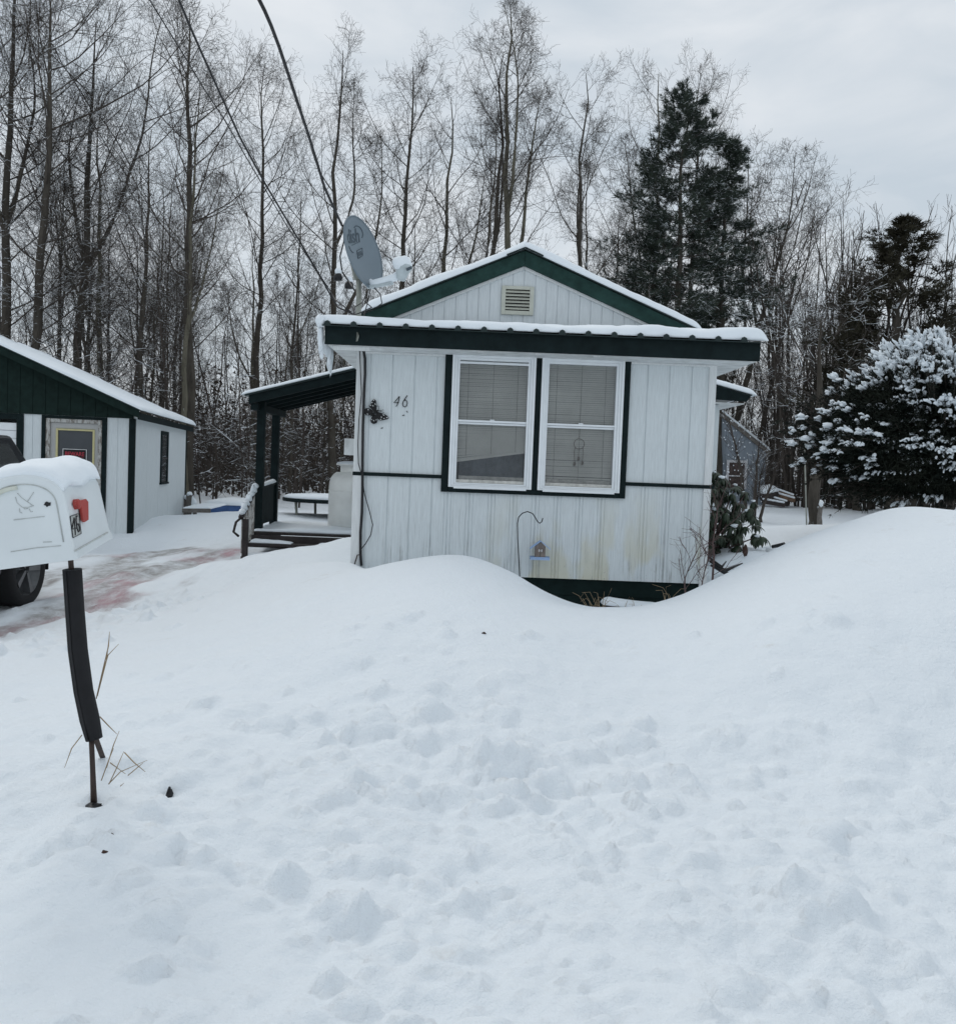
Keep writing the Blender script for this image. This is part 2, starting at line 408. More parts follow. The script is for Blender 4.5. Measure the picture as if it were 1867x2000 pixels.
# ------------------------------------------------------------------ snow ground
CP = []
def cp(px, py, Y): p = at(px, py, Y); CP.append((p[0], p[1], p[2]))
for a in [
    # foreground, front face of the ploughed bank
    (-250, 2000, 2.2), (100, 2000, 2.25), (500, 2000, 2.3), (933, 2000, 2.35), (1400, 2000, 2.4), (1800, 2000, 2.45), (2150, 2000, 2.5),
    (100, 1700, 2.95), (500, 1700, 3.05), (933, 1700, 3.1), (1400, 1700, 3.15), (1850, 1700, 3.25),
    (183, 1560, 3.4), (-100, 1500, 3.7), (450, 1500, 3.75), (700, 1500, 3.75), (933, 1500, 3.85), (1200, 1500, 4.05), (1600, 1500, 4.1), (1867, 1500, 4.1), (2200, 1480, 4.1),
    (100, 1380, 4.7), (350, 1380, 4.6), (600, 1330, 4.7), (800, 1300, 4.75), (933, 1300, 4.8), (1200, 1300, 5.2), (1500, 1280, 5.0), (1800, 1260, 4.9),
    (0, 1290, 5.9), (200, 1290, 6.0), (400, 1270, 5.9), (560, 1230, 5.9), (700, 1190, 5.8), (900, 1160, 5.9), (1050, 1200, 5.8),
    (1400, 1190, 5.9), (1600, 1110, 6.1), (1800, 1060, 6.2), (2100, 1030, 6.2),
    # crest line left mound .. valley .. right mound
    (560, 1150, 7.6), (690, 1118, 7.5), (780, 1100, 7.2), (850, 1090, 7.05), (900, 1088, 7.0), (960, 1104, 6.95), (1015, 1129, 6.8), (1060, 1160, 6.7), (1110, 1181, 6.6), (1200, 1184, 6.5), (1290, 1180, 6.6),
    (1370, 1146, 7.0), (1450, 1104, 7.3), (1560, 1051, 7.5), (1640, 1021, 7.6), (1730, 991, 7.7), (1790, 985, 7.6), (1867, 993, 7.5), (2000, 1010, 7.5), (2200, 1010, 7.5),
    # driveway
    (-50, 1240, 7.4), (50, 1178, 8.9), (150, 1170, 9.2), (250, 1150, 9.7), (350, 1120, 10.9), (430, 1100, 12.2), (150, 1120, 11.2), (-150, 1190, 9.),
    (400, 1170, 8.7), (480, 1130, 9.9), (300, 1085, 13.4), (200, 1085, 13.6),
    # drift in front of the porch and against the house
    (520, 1085, 11.6), (580, 1068, 11.3), (640, 1060, 10.9), (685, 1048, 10.6), (620, 1100, 9.4), (690, 1103, 8.35),
    # drifts along the garage
    (262, 1062, 15.7), (275, 1030, 16.6), (330, 1012, 18.2), (365, 1010, 20.8), (420, 1000, 20.5), (480, 1000, 20), (420, 1050, 15.8), (460, 1030, 17.),
    # right side yard
    (1410, 1135, 9.1), (1440, 1110, 9.7), (1530, 1085, 10.5), (1590, 1075, 11.2), (1620, 1062, 13.5), (1700, 1030, 17), (1490, 1105, 9.3),
]: cp(*a)
CP += [(-.9, 8.4, .50), (0, 8.4, .45), (.6, 8.4, .30), (1.2, 8.35, .22), (1.7, 8.4, .28), (2.1, 8.5, .38), (-.3, 7.8, .60), (1.2, 7.6, .28),
       (-1.5, 9.5, .42), (-1.3, 12, .25), (-2.5, 12.9, .12), (-3.3, 12.7, .12), (-4.2, 14.5, .12), (-5.8, 15.9, .12), (-8, 15.2, .08), (-8, 12, .03), (-8, 9, .0), (-8, 6.5, .05),
       (-4.5, 5.2, .12), (-8, 4, .15), (-10, 2, .1), (9, 2, .15), (9, 5, .6), (9, 8, 1.0), (7, 11, .5), (4.6, 9.3, .9),
       (0, 1, .08), (-5, .5, .08), (5, .5, .08), (-12, -3, .05), (0, -3, .05), (12, -3, .05)]
RISE = {20: .30, 26: .41, 34: .58, 46: .66}
for x in (-22, -14, -8, -5, -1, 4, 9, 14, 22):
    for y in (20, 26, 34, 46):
        if x >= 4: CP.append((x, y, RISE[y])); continue
        if not (x in (-8, -5) and y == 20): CP.append((x, y, .26+(.06 if y > 30 else 0)-(.08 if x < -3 and y < 30 else 0)))
CP += [(-14, 12, .15), (-14, 6, .1), (14, 12, .4), (14, 6, .6), (-22, 10, .2), (22, 10, .4), (4, 15, .33), (7, 16, .35), (2.4, 13, .35), (0, 15, .25), (-8.5, 22, .15)]
CP = np.array(CP)
def tps_fit(P, lam=.004):
    X = P[:, :2]; n = len(X); d2 = ((X[:, None]-X[None])**2).sum(-1)
    K = .5*d2*np.log(d2+1e-12); A = np.zeros((n+3, n+3)); A[:n, :n] = K+lam*np.eye(n)
    A[:n, n] = 1; A[:n, n+1:] = X; A[n, :n] = 1; A[n+1:, :n] = X.T
    return np.linalg.solve(A, np.concatenate([P[:, 2], [0, 0, 0]]))
W = tps_fit(CP)
def ground_base(x, y):
    x = np.asarray(x, float); y = np.asarray(y, float); sh = x.shape; x = x.ravel(); y = y.ravel()
    out = np.full(x.shape, W[-3])+W[-2]*x+W[-1]*y
    for k in range(len(CP)):
        d2 = (x-CP[k, 0])**2+(y-CP[k, 1])**2; out += W[k]*.5*d2*np.log(d2+1e-12)
    # beyond the surveyed yard the ground runs level
    r = np.maximum(np.maximum(np.abs(x)-20, y-44), -(y+2)); w = np.clip(r/6, 0, 1); w = w*w*(3-2*w)
    return (out*(1-w)+np.where(y > 5, .5, .1)*w).reshape(sh)
lumps = []
g = np.random.default_rng(21)
for _ in range(340):
    y = g.uniform(2.1, 5.6); x = g.normal(.25, 1.15)*y/4; r = g.choice([.025, .035, .05, .075, .11], p=[.42, .32, .17, .07, .02])*g.uniform(.8, 1.25)
    lumps.append((x, y, r, r*g.uniform(.3, .75), g.uniform(0, pi), g.uniform(.6, 1)))
for px, py, Y, r in [(725, 1425, 4.15, .12), (845, 1395, 4.35, .10), (970, 1495, 3.9, .13), (1080, 1525, 3.85, .09), (540, 1415, 4.2, .09), (720, 1670, 3.15, .12), (1620, 1640, 3.5, .1), (905, 1885, 2.65, .07), (1240, 1440, 4.3, .09), (1160, 1400, 4.4, .07), (1450, 1530, 3.95, .08), (560, 1740, 3.0, .07), (1000, 1800, 2.9, .06), (1430, 1950, 2.5, .09)]:
    p = at(px, py, Y); lumps.append((p[0], p[1], r, r*.65, .3, .8))
for px, py, Y, r in [(183, 1566, 3.38, .055), (332, 1512, 3.55, .04), (385, 1750, 2.9, .05), (470, 1720, 3.0, .035), (400, 1860, 2.6, .045), (1210, 1730, 3.05, .03), (230, 1650, 3.1, .04), (150, 1640, 3.1, .05)]:
    p = at(px, py, Y); lumps.append((p[0], p[1], r, -r*.55, .3, .7))
for _ in range(60):
    y = g.uniform(2.1, 4.6); lumps.append((g.normal(-.1, 1.1)*y/4, y, g.uniform(.02, .045), -g.uniform(.008, .02), g.uniform(0, 3), g.uniform(.5, 1)))
blocks = []
for _ in range(520):
    y = g.choice([g.uniform(2.2, 4.6), g.normal(3.6, .55)]); x = (g.normal(-.05, .9) if g.uniform() < .7 else g.uniform(-1.6, 2.2))*y/3.8; r = g.choice([.022, .035, .055, .085], p=[.44, .36, .17, .03])*g.uniform(.8, 1.3)
    blocks.append((x, y, r, r*g.uniform(.22, .55), g.uniform(0, pi), g.uniform(.55, 1), g.uniform(-.4, .4), g.uniform(-.4, .4)))
for _ in range(160):   # crumbs thrown along the driveway edge
    y = g.uniform(6, 9.5); x = g.normal(-3.1+.12*(y-8), .35); r = g.uniform(.03, .07)
    blocks.append((x, y, r, r*g.uniform(.3, .7), g.uniform(0, pi), g.uniform(.55, 1), g.uniform(-.4, .4), g.uniform(-.4, .4)))
def ground_detail(x, y):
    near = np.clip((7.2-y)/2.2, 0, 1)*np.clip((x+3.6)/1.5, .25, 1)
    front = np.clip((5.4-y)/1.2, 0, 1)
    z = .05*fbm(x*.55, y*.55, 4, 3)+.05*near*fbm(x*1.7, y*1.7, 4, 11)
    # clods rolled down by the plough
    c = fbm(x*5.5, y*5.5, 4, 31); z += front*.020*c+front*.011*np.maximum(fbm(x*13, y*13, 3, 37), -.1)+front*.09*np.minimum(fbm(x*2.6+3, y*2.6, 4, 39)+.10, 0)+near*.02*fbm(x*3.1, y*3.1, 3, 33)
    rgh = np.clip((5.1-y)/1., 0, 1)*np.clip(1.3-np.abs(x-.3-.1*y)/1.6, .25, 1)
    rd = 1-np.abs(fbm(x*8+2*fbm(x*3, y*3, 2, 8), y*8, 4, 47)); z += rgh*(.030*(rd-.8)+.012*np.maximum(fbm(x*22, y*22, 2, 48), 0))
    z += .012*near*(1-front)*fbm(x*6+y*2, y*6, 3, 5)
    dr = np.exp(-((x+4.3)/1.9)**2)*np.clip((15.5-y)/2, 0, 1)*np.clip((y-6)/1.5, 0, 1)
    z += dr*(.055*fbm(x*3.4, y*.8, 4, 41)+.022*np.abs(fbm(x*8, y*4, 3, 43))-.03*(np.exp(-((x+5.0)/.22)**2)+np.exp(-((x+3.75)/.2)**2)))
    z += .02*np.clip((y-9)/4, 0, 1)*fbm(x*1.3, y*1.3, 4, 51)*(1-dr)
    z += .012*np.clip((y-9)/4, 0, 1)*fbm(x*4.3, y*4.3, 3, 57)
    z += .035*np.clip((y-14)/6, 0, 1)*np.clip((x-3)/4, 0, 1)*fbm(x*2.2, y*1.4, 3, 61)
    # ripples of drag along the driveway edge
    lf = np.clip((-x-.3)/1.2, 0, 1)*np.clip((y-3.2)/1, 0, 1)*np.clip((8-y)/1.5, 0, 1)
    z += .045*lf*fbm(x*.9+y*1.6, y*2.2-x*.8, 4, 71)
    z = z.copy()
    for (cx, cy, r, h, a, sq, tu, tv) in blocks:
        m = (np.abs(x-cx) < r*1.3) & (np.abs(y-cy) < r*1.3)
        if not m.any(): continue
        dx, dy = x[m]-cx, y[m]-cy; u = (dx*math.cos(a)+dy*math.sin(a))/r; v = (-dx*math.sin(a)+dy*math.cos(a))/(r*sq)
        q = np.maximum(np.maximum(np.abs(u), np.abs(v)), np.abs(u*.7+v*.75)); d = np.clip(1.15-q, 0, 1)
        z[m] += h*np.clip(d*2.6, 0, 1)**.8*(1+tu*u+tv*v)
    for (cx, cy, r, h, a, sq) in lumps:
        m = (np.abs(x-cx) < r*1.4) & (np.abs(y-cy) < r*1.4)
        if not m.any(): continue
        dx, dy = x[m]-cx, y[m]-cy; u = (dx*math.cos(a)+dy*math.sin(a))/r; v = (-dx*math.sin(a)+dy*math.cos(a))/(r*sq)
        wob = 1+.25*np.sin(3*np.arctan2(v, u)+cx*40)+.15*np.sin(5*np.arctan2(v, u)+cy*70)
        d = np.clip(1-(u*u+v*v)*wob, 0, 1); z[m] += h*d**.5*.75
    return z
def ground_z(x, y):
    x = np.atleast_1d(np.asarray(x, float)); y = np.atleast_1d(np.asarray(y, float)); return ground_base(x, y)+ground_detail(x, y)
def gz(x, y): return float(ground_z(x, y)[0])

def spaced(a, b, d0, k, c=0.):
    """coordinates from a to b whose spacing grows away from c"""
    out = [a]
    while out[-1] < b: out.append(out[-1]+d0+k*max(0, abs(out[-1]-c)-3.2))
    return np.array(out)
ysA = []; y = 1.7
while y < 60: ysA.append(y); y += max(.017, .0062*y) if y < 12 else .0105*y
ys = np.concatenate([np.array([-90, -50, -25, -12, -6, -3, -1.5, -.5, 0, .4, .7, .95, 1.15, 1.3, 1.42, 1.5, 1.56, 1.61, 1.66]), np.array(ysA), np.array([64, 72, 85, 105, 140, 200, 300])])
xr_ = spaced(0, 60, .021, .0155); xr_ = np.concatenate([xr_[1:], [72, 95, 140, 220]])
xs = np.concatenate([-xr_[::-1], [0], xr_])
GX, GY = np.meshgrid(xs, ys)
GZ = ground_base(GX, GY)+ground_detail(GX, GY)
ny, nx = GX.shape
GV = np.stack([GX, GY, GZ], -1).reshape(-1, 3)
ii = np.arange(ny*nx).reshape(ny, nx)
GQ = np.stack([ii[:-1, :-1], ii[:-1, 1:], ii[1:, 1:], ii[1:, :-1]], -1).reshape(-1, 4)
# driveway: the scraped, dirty strip beside the house
wob = .5*fbm(GX*.6, GY*.6, 4, 81)
inside = (GX > -9+wob) & (GX < -3.05+wob*1.1-np.clip((9-GY), 0, 3)*.22) & (GY > 6.9+wob) & (GY < 14.7+wob*.6+np.clip(-GX-4.5, 0, 3)*.25)
cell = inside[:-1, :-1].ravel()
def soft(v, a, b): t = np.clip((v-a)/(b-a), 0, 1); return t*t*(3-2*t)
dirtn = fbm(GX*1.9, GY*.55, 5, 91); dirtn2 = fbm(GX*4.2, GY*1.6, 4, 95)
edge = soft(GX, -8.8, -7.5)*soft(-GX, 3.0, 3.9)*soft(GY, 7.0, 8.2)*soft(-GY, -14.7, -13.8); edge = soft(edge+.9*fbm(GX*2.3, GY*1.0, 4, 87), .25, .85)*(edge > 0)
track = np.exp(-((GX+5.0)/.5)**2)+np.exp(-((GX+3.75)/.38)**2)+.9*np.exp(-((GX+6.6)/.9)**2)*soft(-GY, -11, -9)
dirt = np.clip(edge*(soft(dirtn+.38*track, -.09, .42)+.5*soft(dirtn2+.25*track, .0, .45)), 0, 1)
dirt = np.maximum(dirt, soft(-((GX+2.9)**2+((GY-13.2)*1.2)**2), -.7, -.1)*.5*soft(dirtn2, -.2, .4))
pinkn = fbm(GX*1.2+5, GY*.5, 4, 101)
pink = 1.5*edge*np.clip(np.exp(-((GX+3.95-.05*(GY-8))/.46)**2)*soft(pinkn, -.2, .25)+.6*np.exp(-((GX+5.3)/.8)**2)*soft(pinkn, .1, .5), 0, 1)
pink = np.maximum(pink, .5*np.exp(-((GX+3.1)/.5)**2-((GY-12.7)/.45)**2))
sn = NT('ground_snow'); co = sn.co()
sn.bump(sn.math('ADD', sn.noise(9, 6, .62, co), sn.math('ADD', sn.math('MULTIPLY', sn.noise(38, 5, .7, co), .55), sn.math('MULTIPLY', sn.noise(260, 2, .5, co), .06))), .6, .03)
def att(nt, n): a = nt.node('ShaderNodeAttribute'); a.attribute_name = n; return a.outputs['Fac']
base = sn.mix(sn.noise(.8, 4, .6, co), tuple(x*.955 for x in SNOW), SNOW)
dirtp = sn.math('MULTIPLY', sn.ramp(sn.noise(1.9, 3, .6, co), [(.60, 0.), (.72, 1.)]), sn.ramp(sn.noise(13, 5, .7, co), [(.50, 0.), (.68, 1.)]))
base = sn.mix(sn.math('MULTIPLY', dirtp, .28), base, (.50, .46, .40))
grit = sn.ramp(sn.noise(55, 4, .75, co), [(.71, 0.), (.75, 1.)])
base = sn.mix(sn.math('MULTIPLY', grit, .10), base, (.22, .2, .17))
brk = sn.ramp(sn.noise(7, 6, .7, sn.co(scale=(1, .45, 1))), [(.33, 0.), (.62, 1.)])
d = sn.math('MULTIPLY', att(sn, 'dirt'), sn.math('ADD', .28, sn.math('MULTIPLY', brk, .72)))
base = sn.mix(sn.math('MULTIPLY', d, .80), base, (.19, .165, .15))
p = sn.math('MULTIPLY', att(sn, 'pink'), sn.math('ADD', .12, sn.math('MULTIPLY', brk, .62)))
base = sn.mix(p, base, (.55, .31, .36))
sn.col(base).set(.7, 0, .2)
M['ground'] = sn.m
def sub_ground(name, mask):
    q = GQ[mask]; used = np.unique(q); remap = np.full(ny*nx, -1); remap[used] = np.arange(len(used))
    me = npmesh(name, GV[used], [remap[q]], M['ground'], True)
    for an, arr in (('dirt', dirt), ('pink', pink)):
        a = me.attributes.new(an, 'FLOAT', 'POINT'); a.data.foreach_set('value', arr.ravel()[used].astype(np.float32))
    return tag(link(name, me), kind='structure')
sub_ground('snow_ground', ~cell)
sub_ground('driveway', cell)

# ------------------------------------------------------------------ snow slabs
def snow_slab(name, p00, p10, p01, p11, T, parent, nu=60, nv=20, nz=.2, r=None, seed=0, sag=0., mat='roof_snow', edges=(1, 1, 1, 1)):
    """snow blanket on the quad p00-p10-p11-p01 (u along the eave), T thick, rounded rims"""
    r = r or T*1.1
    p00, p10, p01, p11 = [np.array(p, float) for p in (p00, p10, p01, p11)]
    Lu = np.linalg.norm(p10-p00); Lv = np.linalg.norm(p01-p00)
    def ax(n, L):
        e = np.array([0, .03, .1, .22, .4, .65, 1.])*min(r, L*.3)/L
        return np.unique(np.concatenate([e, np.linspace(e[-1], 1-e[-1], n), 1-e]))
    u = ax(nu, Lu); v = ax(nv, Lv); U, Vv = np.meshgrid(u, v)
    P = ((1-U)*(1-Vv))[..., None]*p00+(U*(1-Vv))[..., None]*p10+((1-U)*Vv)[..., None]*p01+(U*Vv)[..., None]*p11
    big = 1e9; du = np.minimum(U*Lu if edges[0] else big, (1-U)*Lu if edges[1] else big); dv = np.minimum(Vv*Lv if edges[2] else big, (1-Vv)*Lv if edges[3] else big)
    pr = lambda d: np.sqrt(np.clip(1-(1-np.clip(d/r, 0, 1))**2, 0, 1))
    X, Y = P[..., 0], P[..., 1]
    n1 = fbm(X*1.3+seed, Y*1.3+X*.2, 4, seed+5); n2 = fbm(X*7, Y*7, 3, seed+9)
    h = T*pr(du)*pr(dv)*(1+nz*n1*1.6+.12*n2)
    top = P.copy(); top[..., 2] += h
    # rims wander a little over the edge
    wv = .018*fbm(X*6, Y*6+3, 3, seed+13)+.012
    out = np.zeros_like(P); eu = (p10-p00)/Lu; ev = (p01-p00)/Lv
    out += (eu*((U > .5)*1.-(U < .5)*1.)[..., None])*(np.clip(1-du/r, 0, 1)*wv)[..., None]
    out += (ev*((Vv > .5)*1.-(Vv < .5)*1.)[..., None])*(np.clip(1-dv/r, 0, 1)*wv)[..., None]
    top += out
    bot = P.copy(); bot += out*.7
    m, n = U.shape; k = m*n; idx = np.arange(k).reshape(m, n)
    q = np.stack([idx[:-1, :-1], idx[:-1, 1:], idx[1:, 1:], idx[1:, :-1]], -1).reshape(-1, 4)
    V = np.concatenate([top.reshape(-1, 3), bot.reshape(-1, 3)]); Q = [q, q[:, ::-1]+k]
    ring = np.concatenate([idx[0, :-1], idx[:-1, -1], idx[-1, :0:-1], idx[:0:-1, 0]]); rn = np.roll(ring, -1)
    Q.append(np.stack([ring+k, rn+k, rn, ring], -1))
    return link(name, npmesh(name, V, [np.concatenate(Q)], M[mat], True), parent)

# ------------------------------------------------------------------ HOUSE (local frame: x along the front, y back)
house = empty('small_house', (0, 8.4, 0), HR, 'small white house with dark green trim, snowy metal roof and two front windows', 'house')
WX0, WX1 = -1.121, 2.072
def grooved(mb, x0, x1, z0, z1, y=0, sp=.197, x_first=None, gw=.011, gd=.008, top=None, reed=False):
    """sheet siding whose vertical grooves are cut into the face; top(x) may shape the upper edge"""
    xs_ = [(x0, 0)]
    xg = x_first if x_first is not None else x0+sp
    while xg-sp > x0+.02: xg -= sp
    while xg < x1-.02:
        if xg > x0+.02:
            gl = [(-gw/2-.001, 0), (-gw/2, gd), (gw/2, gd), (gw/2+.001, 0)]
            if reed:
                gl = [(-.034, 0), (-.033, gd*.6), (-.028, gd*.6), (-.027, 0)]+gl+[(.027, 0), (.028, gd*.6), (.033, gd*.6), (.034, 0)]
            xs_ += [(xg+a, b) for a, b in gl if x0 < xg+a < x1]
        xg += sp
    xs_.append((x1, 0)); vs = []; fs = []
    tp = top or (lambda x: z1)
    for i, (x, d) in enumerate(xs_):
        vs += [(x, y+d, z0), (x, y+d, tp(x))]
        if i: fs.append((2*i-2, 2*i, 2*i+1, 2*i-1))
    mb.add(vs, fs)
    mb.box(x0, x1, y+.012, y+.05, z0, min(tp(x0), tp(x1)) if top else z1)
    return mb
TZ0, TZ1, TX0, TX1 = 1.278, 2.5475, -.34, 1.309
mb = MB(); grooved(mb, WX0, TX0+.03, 1.40, 2.53, x_first=-.804); grooved(mb, TX1-.03, WX1, 1.40, 2.53, x_first=1.466)
mb.box(TX0+.03, TX1-.03, .012, .05, 2.53, 2.56)
mb.build('upper_front_wall', M['siding_up'], house)
mb = MB(); grooved(mb, WX0, TX0+.03, .535, 1.40, x_first=-.42, y=.002); grooved(mb, TX0+.03, TX1-.03, .535, 1.285, x_first=.314, y=.002, reed=True); grooved(mb, TX1-.03, WX1, .535, 1.40, x_first=1.488, y=.002, reed=True)
mb.build('lower_front_wall', M['siding'], house)
mb = MB(); mb.box(WX0-.01, TX0, -.022, .0, 1.395, 1.427); mb.build('trim_board', M['green'], house, .003)
mb = MB(); mb.box(TX1, WX1+.035, -.022, .0, 1.395, 1.427); mb.build('trim_board', M['green'], house, .003)
mb = MB()
for i, z in enumerate((-.1, .06, .22, .38)): mb.box(WX0+.01, WX1-.01, .03+.004*(i % 2), .07, z, z+.157)
mb.build('foundation_skirt', M['skirt'], house, .003)
# corner boards and the side walls behind the front
mb = MB(); mb.box(WX0-.006, WX0+.075, -.018, -.001, .50, 1.395); mb.box(WX0-.006, WX0+.075, -.018, -.001, 1.427, 2.50); mb.build('corner_board', M['white_trim'], house, .003)
mb = MB(); mb.box(WX1-.06, WX1+.006, -.018, -.001, .50, 1.395); mb.box(WX1-.06, WX1+.006, -.018, -.001, 1.427, 2.50); mb.build('corner_board', M['white_trim'], house, .003)
for x0, x1 in ((WX0, WX0+.05), (WX1-.05, WX1)):
    mb = MB(); mb.box(x0, x1, .052, 10, -.1, 2.55); mb.box(x0, x1, 2.12, 10, 2.55, 3.06)
    for k in range(48):
        xx = x0-.004 if x0 < 0 else x1+.004
        mb.box(min(xx, x0), max(xx, x1), .07+k*.205, .258+k*.205, .4, 2.54)
    mb.build('side_wall', M['siding_up'], house)
mb = MB(); mb.box(WX0+.05, WX1-.05, 9.95, 10, -.1, 3.06); mb.build('rear_wall', M['siding_up'], house)
# dark interior behind the windows
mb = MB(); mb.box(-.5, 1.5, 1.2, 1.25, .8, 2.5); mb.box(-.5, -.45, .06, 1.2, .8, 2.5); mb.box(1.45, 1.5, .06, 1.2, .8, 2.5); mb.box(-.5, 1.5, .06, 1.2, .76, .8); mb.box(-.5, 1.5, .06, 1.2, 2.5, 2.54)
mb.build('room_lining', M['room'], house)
# window surround
for a in ((TX0, -.277, TZ0, TZ1), (TX0+.0645, TX1-.056, 2.524, TZ1), (.468, .517, 1.324, 2.522), (1.255, TX1, TZ0, TZ1), (TX0+.0645, TX1-.056, TZ0, 1.322)):
    mb = MB(); mb.box(a[0], a[1], -.028, .0, a[2], a[3]); mb.build('window_trim', M['green'], house, .003)
def window(x0, x1, z0, z1, low, sag):
    w = empty('window', (0, 0, 0)); w.parent = house
    if low: tag(w, 'white vinyl window with a crooked blind lifted at the right end')
    else: tag(w, 'white vinyl window with its blind fully lowered')
    fw = .066
    f = MB()
    # three stepped picture frames
    def pic(a, b, c, d, wd, ya, yb):
        f.box(a, a+wd, ya, yb, c, d); f.box(b-wd, b, ya, yb, c, d); f.box(a+wd, b-wd, ya, yb, d-wd, d); f.box(a+wd, b-wd, ya, yb, c, c+wd*.6)
    pic(x0, x1, z0, z1, .022, -.046, .06); pic(x0+.0225, x1-.0225, z0+.014, z1-.0225, .022, -.036, .06); pic(x0+.045, x1-.045, z0+.028, z1-.045, .022, -.022, .06)
    f.build('frame', M['vinyl'], w, .002)
    gx0, gx1, gz0, gz1 = x0+.067, x1-.067, z0+.042, z1-.067
    zm = (gz0+gz1)/2
    s = MB(); s.box(gx0, gx1, -.016, .03, zm-.002, zm+.016); s.box(gx0+.001, gx1-.001, .0, .03, zm-.022, zm-.0045)
    if low: b = MB(); b.box(gx0-.012, gx1+.012, -.026, -.0165, gz1-.032, gz1-.012); b.build('top_rail', M['vinyl'], w, .002)
    s.box((gx0+gx1)/2-.02, (gx0+gx1)/2+.02, -.018, .01, zm+.0165, zm+.026)
    s.build('sash_rail', M['vinyl'], w, .002)
    s = MB(); s.box(gx0-.02, gx1+.02, -.058, -.047, z0-.012, z0+.014); s.build('sill', M['vinyl'], w, .002)
    s = MB(); s.box(gx0, gx1, .004, .03, gz0, gz0+.028); s.box(gx0+.02, gx1, .035, .045, gz0+.028, gz0+.062); s.build('sash', M['vinyl_dirty'], w, .002)
    s = MB(); s.add([(gx0, .012, gz0), (gx1, .012, gz0), (gx1, .012, gz1), (gx0, .012, gz1)], [(0, 1, 2, 3)]); s.build('pane', M['glass'], w)
    b = MB(); n = 56 if low else 58; bz1 = gz1+.02; bot = gz0+.20 if low else gz0+.03; pitch = (bz1-bot)/n
    gg = random.Random(3 if low else 4)
    for k in range(n):
        z = bz1-k*pitch; t = k/n; tilt = 0
        if low and t > .72: tilt = (t-.72)/.28*.105
        if not low and t > .93: tilt = -(t-.93)*.16
        j = gg.uniform(-.0012, .0012)*(3 if t > .8 else 1); zl = z+j; zr_ = z+tilt+j*.3
        if low and zr_ > z+.115: zr_ = z+.115
        hh = pitch*.95; xa, xb = gx0-.004, gx1-.0
        b.add([(xa, .052, zl-hh), (xb, .052, zr_-hh), (xb, .058, zr_), (xa, .058, zl), (xa, .0525, zl-hh), (xb, .0525, zr_-hh), (xb, .0585, zr_), (xa, .0585, zl)], [(0, 1, 2, 3), (7, 6, 5, 4)])
        zend = (zl-pitch, zr_-pitch)
    b.beam((gx0, .056, zend[0]-.006), (gx1-.004, .056, zend[1]-.006), .02, .02)
    b.build('blind', M['blind'], w)
    c = MB()
    for q in (.13, .5, .86):
        x = gx0+(gx1-gx0)*q; c.box(x-.0012, x+.0012, .049, .051, bot+(.03+.07*q if low else .0), gz1)
    c.build('blind_cord', M['cord'], w)
    if low:
        c = MB()
        for i in range(14):
            xa = gx0+.02+i*.042; d_ = .02*math.sin(i*1.3); c.add([(xa, .30+d_, z0), (xa+.042, .30+.02*math.sin((i+1)*1.3), z0), (xa+.042, .30+.02*math.sin((i+1)*1.3), z0+.5), (xa, .30+d_, z0+.5)], [(0, 1, 2, 3)])
        c.build('curtain', M['curtain'], w)
window(-.275, .466, 1.325, 2.522, True, .1)
window(.519, 1.253, 1.325, 2.520, False, 0)
# front roof
FY = -.40; SL = .13
zr = lambda y: 2.668+SL*(y-FY)
mb = MB(); mb.box(-1.357, 2.34, FY, FY+.03, 2.50, 2.655); mb.build('fascia', M['green'], house, .004)
mb = MB(); mb.beam((-1.345, FY+.03, 2.565), (-1.345, 2.1, 2.565+SL*2.4), .024, .12); mb.build('fascia', M['wood_grey'], house, .003)
mb = MB(); mb.beam((2.328, FY+.03, 2.565), (2.328, 2.1, 2.565+SL*2.4), .024, .12); mb.build('fascia', M['green'], house, .003)
mb = MB(); mb.box(-1.333, 2.316, FY+.031, -.002, 2.496, 2.512); mb.box(-1.333, WX0-.001, -.002, 2.1, 2.496, 2.512); mb.box(WX1+.001, 2.316, -.002, 2.1, 2.496, 2.512); mb.build('soffit', M['soffit'], house)
for a in ((WX0, TX0-.002, -.03, -.003, 2.478, 2.495), (TX1+.002, WX1, -.03, -.003, 2.478, 2.495), (-1.29, -.98, FY+.06, FY+.085, 2.462, 2.495)):
    mb = MB(); mb.box(*a); mb.build('frieze_board', M['white_trim'], house, .002)
for x in (-.06, .43, .93): mb = MB(); mb.box(x, x+.055, FY+.031, FY+.07, 2.486, 2.4955); mb.build('drip_clip', M['white_trim'], house)
# ribbed metal sheet
mb = MB(); xs_ = [-1.375]; prof = [(-1.375, 0)]
x = -1.36
while x < 2.36:
    prof += [(x, 0), (x+.010, .030), (x+.03, .040), (x+.050, .030), (x+.06, 0)]; x += .2197
prof = [q for q in prof if q[0] < 2.36]+[(2.362, 0)]
vs = []; fs = []
for i, (x, h) in enumerate(prof):
    for y in (FY-.05, 2.15): vs += [(x, y, zr(y)+h-.008), (x, y, zr(y)-.016)]
    if i: a = 4*i-4; b = 4*i; fs += [(a, b, b+2, a+2), (a+1, a+3, b+3, b+1), (a, a+1, b+1, b)]
mb.add(vs, fs); mb.build('metal_roof', M['metal_roof'], house)
snow_slab('roof_snow', (-1.405, FY-.016, zr(FY-.026)+.006), (2.39, FY-.016, zr(FY-.026)+.006), (-1.405, 2.0, zr(2.0)+.01), (2.39, 2.0, zr(2.0)+.01), .064, house, 170, 40, .55, seed=3)
